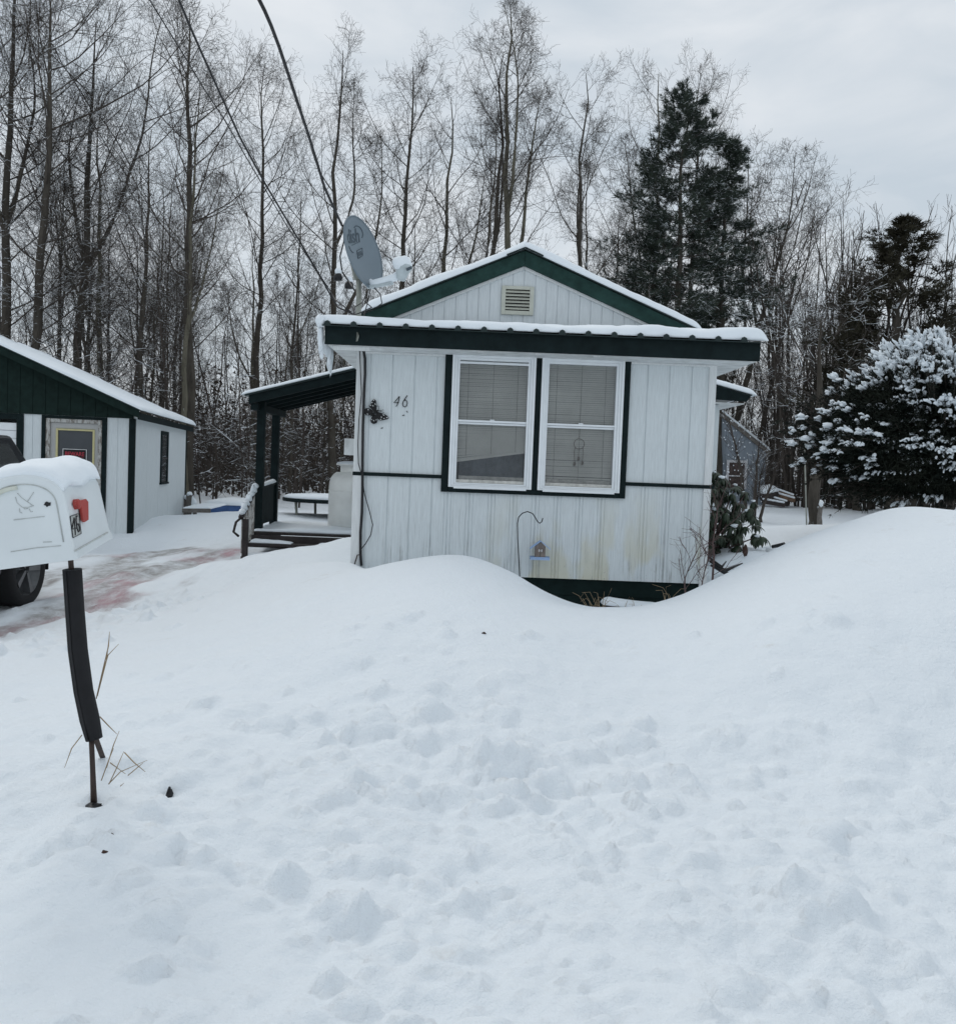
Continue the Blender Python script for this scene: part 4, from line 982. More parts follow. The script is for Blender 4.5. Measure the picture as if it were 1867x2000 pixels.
# ------------------------------------------------------------------ MAILBOX
Rmb = Matrix.Rotation(R(8), 4, 'Z') @ Matrix.Rotation(R(4), 4, 'X') @ Matrix.Rotation(R(-9.5), 4, 'Y')
c0 = Vector(at(150, 1092, 3.2)); WB, HB, HS = .288, .310, .205
MBX = T_(c0) @ Rmb @ T_((-WB/2, 0, 0)); MBI = MBX.inverted()
mx = empty('mailbox', tuple(at(183, 1560, 3.42)), 0, 'white plastic mailbox with red flag under a snow cap on a bent black sleeve post', 'mailbox')
mx['_b'] = tuple(mx.location)
def mhit(px, py, ax, val):
    o = MBI @ Vector(EYE); d = (MBI.to_3x3() @ Vector(ray(px, py))); t = (val-o[ax])/d[ax]; return o+d*t
def arch(n=20, w=WB, hs=HS, h=HB, flare=0.):
    pts = [(-w/2-flare, 0), (-w/2, .045), (-w/2, hs)]
    for i in range(1, n): a = pi-pi*i/n; pts.append((w/2*math.cos(a), hs+(h-hs)*math.sin(a)**.85))
    return pts+[(w/2, hs), (w/2, .045), (w/2+flare, 0)]
def loft(m, secs, cap=True, smooth=True):
    n = len(secs[0]); vs = [v for s_ in secs for v in s_]; fs = []
    for j in range(len(secs)-1): fs += [(j*n+i, j*n+(i+1) % n, (j+1)*n+(i+1) % n, (j+1)*n+i) for i in range(n)]
    m.add(vs, fs, smooth)
    if cap: m.add(secs[0], [tuple(range(n))[::-1]]); m.add(secs[-1], [tuple(range(n))])
A0 = arch(flare=.008)
def sec(y, k=1., kz=1., dy=0.): return [MBX @ Vector((x*k, y+dy*(z/HB), z*kz)) for x, z in A0]
m = MB(); loft(m, [sec(.012), sec(.10), sec(.30, dy=-.01), sec(.44, dy=-.04), sec(.475, .985, .985, dy=-.05), sec(.50, .95, .95, dy=-.06)]); m.build('body', M['mailbox'], mx, .006)
m = MB(); loft(m, [sec(-.012, .97, .975), sec(-.006, 1.0, 1.0), sec(.011, 1., 1.)]); m.build('door', M['mailbox'], mx, .004)
# recessed rim, handle patch, relief lines and the bird emblem of the door
def fpt(px, py, d=-.0135):  # zoomed crop coordinates of the door -> face of the door
    p = mhit(px/7.138, 860+py/7.138, 1, d); return MBX @ p
m = MB()
ring = [MBX @ Vector((x*.80, -.0135, .03+z*.80)) for x, z in arch(24)[1:-1]]
m.tube(ring, .0022, 5); m.build('door_ridge', M['relief'], mx)
m = MB(); m.tube([MBX @ Vector((-.11+i*.01, -.017, .268-.9*(-.045+i*.0075-.03)**2*8)) for i in range(12)], .008, 6); m.build('handle', M['mailbox_yellow'], mx)
em = MB()
for ln in ([(215, 790), (235, 870), (310, 935), (390, 935), (470, 910)], [(240, 735), (300, 800), (370, 850), (450, 905)], [(385, 850), (425, 790), (470, 720)], [(270, 950), (275, 1000), (310, 1015)], [(330, 945), (345, 960), (390, 950)], [(405, 955), (430, 1000), (455, 990)]):
    em.tube([fpt(*q) for q in ln], .0011, 5)
em.build('bird_emblem', M['relief'], mx)
m = MB()
for a, b in (((190, 1110), (620, 1060)), ((150, 1555), (500, 1500)), ((500, 1500), (850, 1470)), ((600, 1420), (720, 1415))): m.tube([fpt(*a), fpt(*b)], .0012, 5)
m.build('seam_line', M['relief'], mx)
m = MB(); c = [fpt(660+r*math.cos(a), 890+r*.75*math.sin(a), -.0145) for a, r in [(2*pi*i/11, 46+12*math.sin(i*2.7)) for i in range(11)]]
m.add(c+[q+Vector((0, .002, 0)) for q in c], [tuple(range(11))]); m.build('hole', M['black'], mx)
def spt(px, py, d=.002):
    p = mhit(px/7.138, 860+py/7.138, 0, WB/2+d); return p
m = MB(); m.tube([MBX @ spt(1045, 1545, .004), MBX @ spt(1500, 1285, .004)], .003, 5); m.build('side_crease', M['relief'], mx)
# flag
c_ = spt(1035, 895, .0); Mf = MBX @ T_(c_) @ Matrix.Rotation(pi/2, 4, 'Y')
m = MB(); m.lathe([(0, .020), (.014, .020), (.018, .016), (.018, 0)], 20, M=Mf); m.build('flag_pivot', M['flag'], mx)
m = MB(); pts = [spt(*q, .014) for q in ((1050, 855), (1205, 815), (1236, 855), (1240, 1110), (1190, 1140), (1165, 1110), (1140, 925), (1060, 915))]
k = len(pts); m.add([MBX @ q for q in pts]+[MBX @ (q+Vector((-.010, 0, 0))) for q in pts], [tuple(range(k)), tuple(range(2*k-1, k-1, -1))]+[(i, i+k, (i+1) % k+k, (i+1) % k) for i in range(k)]); m.build('flag', M['flag'], mx, .0025)
# number decal
pl_ = empty('number_plate', (0, 0, 0)); pl_.parent = mx
q = [spt(975, 1060, .0015), spt(1095, 1020, .0015), spt(1130, 1300, .0015), spt(1015, 1360, .0015)]
m = MB(); m.add([MBX @ p for p in q], [(0, 1, 2, 3)]); m.build('decal', M['decal'], pl_)
m = MB(); m.tube([MBX @ (p+Vector((.001, 0, 0))) for p in q+[q[0]]], .0014, 4); m.build('border', M['black'], pl_)
def dgt(lines, w):
    m = MB()
    for s_ in lines: m.tube([MBX @ spt(a, b, .003) for a, b in s_], w, 6)
    m.build('digit', M['black'], pl_)
dgt([[(1034, 1080), (1003, 1240), (1060, 1225)], [(1036, 1090), (1052, 1320)]], .0024)
dgt([[(1080, 1055), (1062, 1060), (1060, 1120), (1075, 1230), (1092, 1275), (1108, 1265), (1106, 1210), (1095, 1165), (1075, 1170)]], .0026)
# snow cap
def cap_sec(y, T, w=1.0, n=26, j=0):
    o = []; inn = []
    for i in range(n+1):
        a = pi*(.03+.94*i/n); s_ = math.sin(a); c_ = math.cos(a)
        q = T/.05; ex = WB/2+.016*min(1, q)
        x = ex*math.copysign(abs(c_)**.62, c_); zb = HS+.012+.012*math.sin(y*23+i*.8); zt = HB+T
        z = zb+(zt-zb)*s_**.62+.004*math.sin(x*40+y*31)
        ai = pi*(.12+.76*i/n); bx, bz = WB/2*math.cos(ai), HS+(HB-HS)*math.sin(ai)**.85
        if abs(x) > WB/2 and z < HS: x = math.copysign(WB/2+.002, x)
        # never thinner than the lid below
        zl = HS+(HB-HS)*max(0, 1-(min(abs(x), WB/2)/(WB/2))**2)**.42+.004
        o.append(MBX @ Vector((x, y, max(z, zl)))); inn.append(MBX @ Vector((bx*.97, y, bz-.006)))
    return o+inn[::-1]
m = MB(); yy = [-.004, .003, .012, .03, .055, .09, .14, .19, .25, .31, .36, .40, .425, .445, .458, .462]; tt = [.004, .012, .020, .027, .030, .032, .034, .035, .036, .036, .035, .032, .026, .016, .004, -.03]
loft(m, [cap_sec(a, b) for a, b in zip(yy, tt)]); m.build('snow_cap', M['snow'], mx)
# post: two steel legs, bent foam sleeve
sl_ = [Vector(at(px, py, Y)) for px, py, Y in ((141, 1112, 3.36), (146, 1190, 3.37), (152, 1270, 3.38), (163, 1350, 3.39), (175, 1405, 3.4), (184, 1444, 3.4))]
m = MB(); m.tube(sl_, [.033, .033, .034, .034, .035, .030], 16); m.build('post_sleeve', M['rubber'], mx)
m = MB(); m.tube([p+Vector((-.010, -.0335, 0)) for p in sl_], .004, 5); m.build('sleeve_seam', M['black'], mx)
m = MB(); m.tube([at(137, 1080, 3.36), at(140, 1120, 3.36)], .010, 8); m.build('post', M['rusty'], mx)
m = MB(); m.tube([at(178, 1430, 3.4), at(181, 1500, 3.4), at(184, 1585, 3.41)], [.010, .010, .013], 8); m.build('post', M['rusty'], mx)
m = MB(); m.tube([at(184, 1435, 3.41), at(207, 1497, 3.95), at(212, 1512, 4.1)], .011, 8); m.build('post', M['rusty'], mx)
fin(mx)

# ------------------------------------------------------------------ SATELLITE DISH
DC = Vector(at(711, 492, 8.3)); dn = Vector((.86, -.42, .26)).normalized(); dvv = (Vector((0, 0, 1))-dn*dn.z).normalized(); dh = dvv.cross(dn)*-1
if dh.x < 0: dh = -dh
RX, RZ = .285, .325
def dsurf(a, b, off=0.): r2 = (a/RX)**2+(b/RZ)**2; return DC+dh*a+dvv*b+dn*(-.055*(1-r2)+off)
sd = Root('satellite_dish', 'grey satellite dish with a snow covered arm on the left end of the front roof', 'satellite dish', tuple(at(700, 606, 8.36)))
m = MB(); vs = []; fs = []; nr, na = 8, 40
for side in (0, 1):
    for i in range(nr+1):
        for j in range(na):
            t = 2*pi*j/na; rr = i/nr; vs.append(dsurf(RX*rr*math.cos(t), RZ*rr*math.sin(t), -.006*side))
for side in (0, 1):
    o = side*(nr+1)*na
    for i in range(nr):
        for j in range(na): f_ = (o+i*na+j, o+(i+1)*na+j, o+(i+1)*na+(j+1) % na, o+i*na+(j+1) % na); fs.append(f_ if side == 0 else f_[::-1])
o = (nr+1)*na
fs += [(nr*na+j, o+nr*na+j, o+nr*na+(j+1) % na, nr*na+(j+1) % na) for j in range(na)]
m.add(vs, fs, True); m.tube([dsurf(RX*math.cos(2*pi*j/48), RZ*math.sin(2*pi*j/48), -.004) for j in range(49)], .006, 6); m.build('reflector', M['grey_metal'], sd)
def dish_text(nm, s_, size, a, b, rot, bold=0, shear=0, sx=1.):
    o = text_obj(nm, s_, size, 0, M['logo'], sd, Matrix.Identity(4), align='CENTER', bold=bold, shear=shear)
    for v in o.data.vertices:
        x, y = v.co.x*sx, v.co.y; c, s2 = math.cos(rot), math.sin(rot); v.co = dsurf(a+x*c-y*s2, b+x*s2+y*c, .003)
    return o
dish_text('lettering', 'dish', .165, -.07, .085, .32, .002, .25, .95)
def dl(pts, r=.003, nm='logo_line'):
    m = MB(); m.tube([dsurf(a, b, .003) for a, b in pts], r, 5); m.build(nm, M['logo'], sd)
dl([(.0+.07*math.cos(t)+.02, .195+.055*math.sin(t)) for t in [2.6-i*.32 for i in range(11)]], .003)
dl([(-.125+.06*math.cos(t), .035+.05*math.sin(t)) for t in [3.4+i*.3 for i in range(7)]], .003)
bxp = [(-.055, -.03), (.035, .02), (.045, .10-.01), (-.045, .045), (-.055, -.03)]
dl([(x+.02, y-.02) for x, y in bxp], .0028, 'logo_box'); dish_text('lettering', '1000', .05, .012, -.012, .45, .0005)
for k in range(6): m = MB(); m.blob(dsurf(-.10+k*.026, .055+k*.012, .003), (.004, .004, .004), k, 0, 6); m.build('logo_dot', M['logo'], sd)
m = MB(); m.tube([at(700, 618, 8.36), at(701, 575, 8.36), at(700, 540, 8.36)], .024, 14); m.build('mast', M['galv'], sd)
m = MB(); m.beam(at(700, 545, 8.36), DC-dn*.11, .05, .08); m.build('bracket', M['galv'], sd, .004)
bp = dsurf(0, -RZ*.93, 0); LN = Vector(at(787, 528, 8.08)); ar = Vector(at(766, 548, 8.14))
m = MB(); m.beam(bp-dn*.02+Vector((0, 0, -.01)), ar+Vector((0, 0, -.02)), .045, .025); m.build('arm', M['lnb'], sd, .004)
m = MB(); m.tube([bp+Vector((.0, -.01, .05)), bp+Vector((.02, -.015, .02)), bp.lerp(ar, .35)+Vector((0, -.005, .015)), bp.lerp(ar, .7)+Vector((0, -.005, .018)), ar+Vector((.02, 0, .03)), ar+Vector((.05, 0, .05))], [.012, .028, .030, .030, .036, .04], 10); m.build('snow', M['snow'], sd)
m = MB(); m.lathe([(0, -.09), (.035, -.085), (.045, -.05), (.06, .0), (.075, .02), (.07, .05), (0, .06)], 14, M=T_(LN) @ Matrix.Rotation(.15, 4, 'Y')); m.build('receiver', M['lnb'], sd, .003)
m = MB(); m.box(-.03, .03, -.0035, 0, -.012, .012, M=T_(LN+Vector((.055, -.052, .008))) @ Matrix.Rotation(.75, 4, 'Z') @ Matrix.Rotation(-.5, 4, 'Y')); m.build('badge', M['logo'], sd)
m = MB(); m.blob(LN+Vector((-.012, 0, .058)), (.088, .085, .062), 71, .10, 16); m.build('snow', M['snow'], sd)
for pts in ([(722, 560, 8.3), (708, 590, 8.28), (692, 600, 8.22), (690, 625, 8.02)], [(724, 562, 8.3), (718, 590, 8.3), (712, 612, 8.15), (706, 640, 8.0)], [(730, 560, 8.25), (743, 575, 8.2), (746, 592, 8.2), (735, 600, 8.2)], [(712, 588, 8.3), (726, 600, 8.2), (700, 612, 8.1), (672, 620, 8.0)]):
    m = MB(); m.tube([at(*p) for p in pts], .005, 6); m.build('cable', M['black'], sd)
fin(sd)

# ------------------------------------------------------------------ cables down the corner of the house
def wallpt(px, py, d=-.03): return H2W(*loc(px, py, d))
m = MB(); m.tube([wallpt(*p) for p in ((703, 672), (710, 684), (713, 700), (713, 730), (711, 770), (709, 830), (708, 900), (708, 950), (707, 1000), (704, 1040), (704, 1080), (706, 1105))], .012, 8)
m.build('service_cable', M['black'], label='thick black cable running down the left corner of the house', cat='cable')
m = MB(); m.tube([wallpt(*p, -.045) for p in ((702, 672), (704, 720), (706, 770), (701, 820), (699, 870), (700, 905), (707, 930), (712, 965), (722, 1000), (728, 1025), (724, 1045), (714, 1062), (706, 1072))], .0045, 6)
m.build('looped_wire', M['black'], label='thin black wire bowing out in a loop beside the thick corner cable', cat='wire')
m = MB(); m.tube([wallpt(*p, -.05) for p in ((692, 1104), (698, 1084), (704, 1084))], .006, 6); m.build('ground_rod', M['rusty'], label='small rusty bracket at the foot of the corner cable', cat='bracket')
m = MB(); m.beam(wallpt(694, 670, -.36), wallpt(699, 652, -.42), .012, .05); m.build('cable_clamp', M['galv'], label='metal clamp under the roof edge above the corner cable', cat='clamp')
m = MB()
for i, (a, b, r1, r2) in enumerate((((-1.10, -.10, .78), 0, .05, .16), ((-1.02, -.12, .84), 0, .03, .10))): m.blob(H2W(a[0], -.03, a[2]+.05*i), (r1, .035, r2), 75+i, .2)
# ------------------------------------------------------------------ power lines
def line(pts, r, nm, label, n=8):
    P_ = np.array([at(*p) for p in pts]); d = P_[-1]-P_[-2]; d = d/np.linalg.norm(d)
    ext = [P_[-1]+d*k+np.array([0, 0, -.004*k*k]) for k in (1, 2.5, 5, 8, 12)]
    m = MB(); pp = list(P_)+ext; m.tube(pp, r, n); m.build(nm, M['black'], label=label, cat='power line')
line([(668, 440, 9.25), (652, 405, 8.95), (634, 366, 8.6), (614, 300, 8.1), (600, 255, 7.7), (583, 205, 7.3), (565, 150, 6.9), (545, 90, 6.45), (530, 50, 6.2), (517, 20, 6.0), (507, 0, 5.9)], .0125, 'power_line', 'thick twisted overhead cable ending behind the satellite dish')
line([(688, 612, 8.55), (660, 600, 9.0), (640, 566, 9.1), (626, 540, 9.0), (580, 462, 8.7), (520, 362, 8.1), (470, 270, 7.5), (420, 160, 6.9), (395, 105, 6.6), (370, 48, 6.3), (350, 0, 6.05)], .008, 'power_line', 'middle overhead wire running straight down towards the porch roof')
line([(684, 608, 8.6), (655, 585, 9.2), (640, 560, 9.4), (560, 440, 9.0), (480, 305, 8.4), (440, 235, 8.0), (400, 175, 7.6), (350, 92, 7.1), (293, 0, 6.6)], .0048, 'power_line', 'thinnest overhead wire furthest left against the sky')
# insulators
ins = Root('wire_insulator', 'snow capped insulators on the wires left of the satellite dish', 'insulator', tuple(at(660, 545, 9.3)))
m = MB(); m.tube([at(671, 440, 9.25), at(672, 470, 9.2), at(664, 500, 9.2), at(668, 530, 9.25), at(686, 556, 9.0), at(692, 566, 8.5)], .008, 6); m.build('wire', M['black'], ins)
for px, py in ((660, 540), (682, 556)):
    c = at(px, py, 9.2); m = MB(); m.lathe([(0, -.04), (.04, -.035), (.045, 0), (.03, .03), (0, .035)], 12, c); m.build('cap', M['black'], ins)
    m = MB(); m.blob((c[0], c[1], c[2]+.045), (.035, .035, .035), int(px), .15, 10); m.build('snow', M['snow'], ins)
fin(ins)

# ------------------------------------------------------------------ ornaments on and by the front wall
bf = Root('butterfly_ornament', 'dark metal butterfly ornament on the wall left of the house number', 'wall ornament', loc(732, 805, -.02), 'H')
def bz(q): px, py = 700+q[0]/16.87, 760+q[1]/16.87; return loc(px, py, -.03)
for nm, pts in (('wing', [(515, 315), (580, 380), (603, 550), (590, 700), (520, 760), (430, 650), (360, 580), (365, 520), (410, 480), (420, 410), (470, 350)]),
                ('wing', [(620, 740), (780, 790), (930, 860), (1010, 945), (960, 990), (850, 1010), (730, 1035), (640, 980), (570, 860)]),
                ('hind_wing', [(470, 700), (380, 640), (290, 620), (200, 650), (180, 760), (250, 860), (400, 850), (480, 790)]),
                ('hind_wing', [(470, 850), (430, 930), (390, 1020), (420, 1110), (500, 1150), (600, 1120), (633, 1030), (610, 920), (560, 840)])):
    m = MB(); P_ = [bz(q) for q in pts]; k = len(P_); m.add(P_+[(x, y+.006, z) for x, y, z in P_], [tuple(range(k)), tuple(range(2*k-1, k-1, -1))]+[(i, i+k, (i+1) % k+k, (i+1) % k) for i in range(k)]); m.build(nm, M['car_trim'], bf)
for q, w_, h_, an in (((505, 360), 14, 26, .3), ((450, 440), 20, 14, .6), ((555, 490), 11, 36, .25), ((400, 530), 15, 20, -.2), ((480, 545), 26, 13, -.7), ((945, 935), 26, 17, 0), ((830, 850), 38, 11, -.7), ((760, 920), 14, 26, .5), ((735, 992), 24, 13, 0), ((845, 965), 24, 11, .1), ((505, 1035), 14, 22, .3), ((435, 1000), 11, 22, .5), ((590, 1010), 11, 22, -.4), ((325, 675), 15, 20, .3), ((300, 820), 24, 11, 0)):
    m = MB(); c0_ = bz(q); k = 8; P_ = [(c0_[0]+(w_*math.cos(t)*math.cos(an)-h_*math.sin(t)*math.sin(an))/16.87/218, -.0315, c0_[2]+(w_*math.cos(t)*math.sin(an)+h_*math.sin(t)*math.cos(an))/16.87/218) for t in [2*pi*i/k for i in range(k)]]
    m.add(P_, [tuple(range(k))]); m.build('wing_spot', M['white_trim'], bf)
m = MB(); m.tube([(x, -.036, z) for x, _, z in (bz((400, 890)), bz((470, 840)), bz((570, 760)), bz((650, 700)))], [.004, .009, .011, .007], 8); m.build('body', M['car_trim'], bf)
for pts in ([(650, 700), (680, 640), (670, 570), (640, 545), (610, 575)], [(660, 705), (740, 700), (830, 680)], [(660, 715), (760, 730), (820, 760), (850, 790)]):
    m = MB(); m.tube([bz(q) for q in pts], .0022, 5); m.build('antenna', M['car_trim'], bf)
fin(bf)
for i, (px, py, a) in enumerate(((795, 804, 2.2), (788, 811, .3), (746, 836, .5))):
    c = loc(px, py, -.004); m = MB(); m.beam((c[0]-.01*math.cos(a), -.004, c[2]-.008*math.sin(a)), (c[0]+.01*math.cos(a), -.004, c[2]+.008*math.sin(a)), .004, .007)
    o = m.build('paint_chip', M['black'], house)
hk = []
shp = [loc(px, py, -.14) for px, py in ((1016, 1150), (1015, 1128), (1013, 1090), (1011, 1050), (1010.5, 1022), (1013, 1010), (1020, 1002.5), (1030, 999), (1040, 1003), (1046, 1012), (1050, 1019), (1054, 1022), (1058, 1019), (1060, 1012))]
m = MB(); m.tube([H2W(*p) for p in shp], .0048, 8); m.build('shepherd_hook', M['black'], label='black shepherd hook standing against the house wall over the bird feeder', cat='garden hook')
fd = Root('bird_feeder', 'small hanging bird feeder with a pale blue roof and tray below the black hook', 'bird feeder', loc(1054, 1092, -.14), 'H')
c = loc(1054, 1090, -.14); fx, fy, fz = c[0]+.0, -.14, loc(1054, 1092, -.14)[2]
m = MB(); m.box(fx-.085, fx+.085, fy-.05, fy-.046, fz-.004, fz+.022); m.box(fx-.085, fx+.085, fy+.046, fy+.05, fz-.004, fz+.022); m.box(fx-.085, fx-.081, fy-.0455, fy+.0455, fz-.004, fz+.022); m.box(fx+.081, fx+.085, fy-.0455, fy+.0455, fz-.004, fz+.022); m.box(fx-.0805, fx+.0805, fy-.0455, fy+.0455, fz-.004, fz); m.build('tray', M['blue_wood'], fd)
m = MB(); zb = fz+.001; zt = fz+.115
m.add([(fx+x, fy+y, z) for y in (-.035, .035) for x, z in ((-.045, zb), (.045, zb), (.045, zt), (0, zt+.042), (-.045, zt))], [(0, 1, 2, 3, 4), (9, 8, 7, 6, 5)]+[(i, i+5, (i+1) % 5+5, (i+1) % 5) for i in range(5)]); m.build('housing', M['wood_feeder'], fd)
for s_ in (-1, 1):
    m = MB(); m.add([(fx+s_*x, fy+y, z) for y in (-.055, .055) for x, z in ((0.0015, zt+.050), (.088, zt-.018), (.088, zt-.026), (.0015, zt+.042))], [(0, 1, 2, 3), (7, 6, 5, 4), (0, 4, 5, 1), (1, 5, 6, 2), (2, 6, 7, 3), (3, 7, 4, 0)]); m.build('roof_board', M['blue_wood'], fd)
for dx, dz, rot in ((-.010, .078, .5), (.012, .078, -.5)):
    m = MB(); m.blob((fx+dx, fy-.036, fz+dz), (.006, .002, .013), 1, 0, 8); m.build('flower_petal', M['white_print'], fd)
m = MB(); m.tube([(fx+.001, fy-.036, fz+.07), (fx, fy-.036, fz+.01)], .002, 5); m.build('flower_stem', M['leaf'], fd)
m = MB(); top = loc(1054, 1021, -.14); m.tube([(fx, fy, zt+.045), (top[0], fy, top[2])], .0012, 4); m.build('hanger_wire', M['galv'], fd)
fin(fd)
# dream catcher inside the right window
dc = Root('dream_catcher', 'faint round dream catcher with hanging strings in the right front window', 'window ornament', (0.9, .03, 1.6), 'H')
m = MB(); cc = loc(1131, 867, .03); rr = .046; m.tube([(cc[0]+rr*math.cos(t), .03, cc[2]+rr*math.sin(t)) for t in [2*pi*i/24 for i in range(25)]], .003, 5); m.build('hoop', M['pink_shell'], dc)
m = MB(); m.tube([(cc[0], .03, cc[2]+.046), (cc[0], .03, cc[2]+.14)], .002, 5); m.build('string', M['pink_shell'], dc)
for dx, l in ((-.035, .13), (0, .08), (.035, .12)):
    m = MB(); m.tube([(cc[0]+dx, .03, cc[2]-.035), (cc[0]+dx*1.2, .03, cc[2]-.08), (cc[0]+dx*.9, .03, cc[2]-.05-l)], .0025, 5); m.build('string', M['pink_shell'], dc)
    m = MB(); m.blob((cc[0]+dx, .03, cc[2]-.05-l), (.012, .004, .02), 9, .2, 6); m.build('feather', M['pink_shell'], dc)
fin(dc)
# snow covered board against the skirt
bd = Root('plank', 'short board capped with snow lying against the dark base of the house', 'board', (1.3, -.25, .3), 'H')
a = loc(1182, 1176, -.22); b = loc(1292, 1190, -.22)
m = MB(); m.beam((a[0], -.22, a[2]-.03), (b[0]+.1, -.22, b[2]-.04), .10, .03); m.build('board', M['wood_dark'], bd)
snow_slab('snow', (a[0]-.02, -.30, a[2]-.015), (b[0]+.1, -.30, b[2]-.02), (a[0]-.02, -.14, a[2]-.015), (b[0]+.1, -.14, b[2]-.02), .06, bd, 20, 8, .15, seed=47)
fin(bd)
# low snow covered pile on the right of the house
tp = Root('covered_pile', 'low tarp covered pile under snow with black edges showing at the right house corner', 'covered pile', (3.1, 10.2, .5))
q = [at(1392, 1100, 9.7), at(1470, 1108, 9.7)]
m = MB(); a = at(1388, 1104, 9.2); b = at(1422, 1122, 9.1); c = at(1482, 1104, 9.3)
for k in range(3): m.tube([Vector(a)+Vector((0, .05*k, .035*k)), Vector(b)+Vector((-.02*k, .05*k, .03*k)), Vector(c)+Vector((-.15*k, .05*k, .008*k))], [.012, .026-.005*k, .006], 6)
m.build('tarp_edge', M['black'], tp)
sb_ = at(1445, 1092, 10.0)
m = MB(); m.blob((sb_[0]+.30, 10.1, .36), (1.0, .85, .36), 81, .12, 28); m.build('snow', M['snow'], tp)
fin(tp)
a = at(1508, 1068, 9.6); b = at(1532, 1063, 9.5)
m = MB(); m.tube([a, b], [.018, .022], 8); m.build('black_pipe', M['black'], label='short black pipe end poking out of the snow right of the house', cat='pipe')
m = MB(); m.blob(at(1455, 1075, 9.75), (.03, .02, .06), 5, .2, 8); m.build('dead_leaf_clump', M['dead_leaf'], label='dark curled leaf stuck in the snow below the rhododendron', cat='leaf')

# ------------------------------------------------------------------ BLUE SHED, wood pile
sh = Root('shed', 'weathered blue grey shed with a small window behind the right side of the house', 'shed', (9, 34, .2))
S0 = at(1490, 985, 34); wallL = -3.5+S0[0]
zr0 = at(1418, 812, 34)[2]; xr0 = at(1418, 812, 34)[0]; e1 = at(1502, 880, 34); slp = (zr0-e1[2])/(e1[0]-xr0)
stop = lambda x: e1[2]+(e1[0]-x)*slp
m = MB(); grooved(m, wallL, S0[0], .1, 5, y=34, sp=.34, gw=.03, gd=.02, top=lambda x: stop(x)-.06); m.build('front_wall', M['shed'], sh)
m = MB(); m.box(S0[0]-.05, S0[0], 34.06, 38, .1, stop(S0[0])-.08); m.build('side_wall', M['shed'], sh)
m = MB(); m.beam((S0[0]-.03, 33.97, .2), (S0[0]-.03, 33.97, stop(S0[0])-.1), .08, .04); m.build('corner_board', M['shed'], sh)
m = MB(); m.beam((wallL, 33.93, stop(wallL)-.08), (e1[0], 33.93, e1[2]-.08), .04, .16); m.build('barge_board', M['wood_grey'], sh)
snow_slab('roof_snow', (wallL, 33.85, stop(wallL)), (e1[0], 33.85, e1[2]), (wallL, 38, stop(wallL)), (e1[0], 38, e1[2]), .09, sh, 30, 30, .2, seed=48)
wa = at(1424, 903, 33.96); wb = at(1452, 955, 33.96)
w = empty('window', (0, 0, 0)); w.parent = sh
m = MB(); t_ = .09
m.box(wa[0]-t_, wa[0], 33.93, 33.98, wb[2], wa[2]); m.box(wb[0], wb[0]+t_, 33.93, 33.98, wb[2], wa[2]); m.box(wa[0]-t_, wb[0]+t_, 33.93, 33.98, wa[2], wa[2]+t_); m.box(wa[0], wb[0], 33.93, 33.98, (wa[2]+wb[2])/2-.03, (wa[2]+wb[2])/2+.01); m.build('frame', M['frost'], w)
m = MB(); m.box(wa[0], wb[0], 33.975, 33.985, wb[2], wa[2]); m.build('pane', simple('shed_window', (.07, .045, .04), .5, var=.8, scale=9), w)
fin(sh)
wp = Root('wood_pile', 'snow dusted pile of leaning boards beside the blue shed', 'wood pile', (11, 33, .3))
for i, (a, b) in enumerate((((1500, 955), (1548, 972)), ((1495, 962), (1550, 978)), ((1494, 972), (1535, 984)), ((1490, 980), (1530, 987)))):
    a, b = at(*a, 32.5-.3*i), at(*b, 32.5-.3*i); m = MB(); m.beam(a, b, .3, .12); m.build('board', M['wood_brown' if i < 2 else 'wood_dark'], wp)
    m = MB(); m.beam((a[0], a[1], a[2]+.10), (b[0], b[1], b[2]+.10), .3, .07); m.build('snow', M['roof_snow'], wp, .03)
m = MB(); m.blob(at(1500, 966, 32), (.35, .3, .28), 3, .2); m.build('log_heap', M['wood_dark'], wp)
m = MB(); m.blob(at(1500, 958, 32), (.35, .3, .18), 3, .2); m.build('snow', M['roof_snow'], wp)
fin(wp)
print('props done')

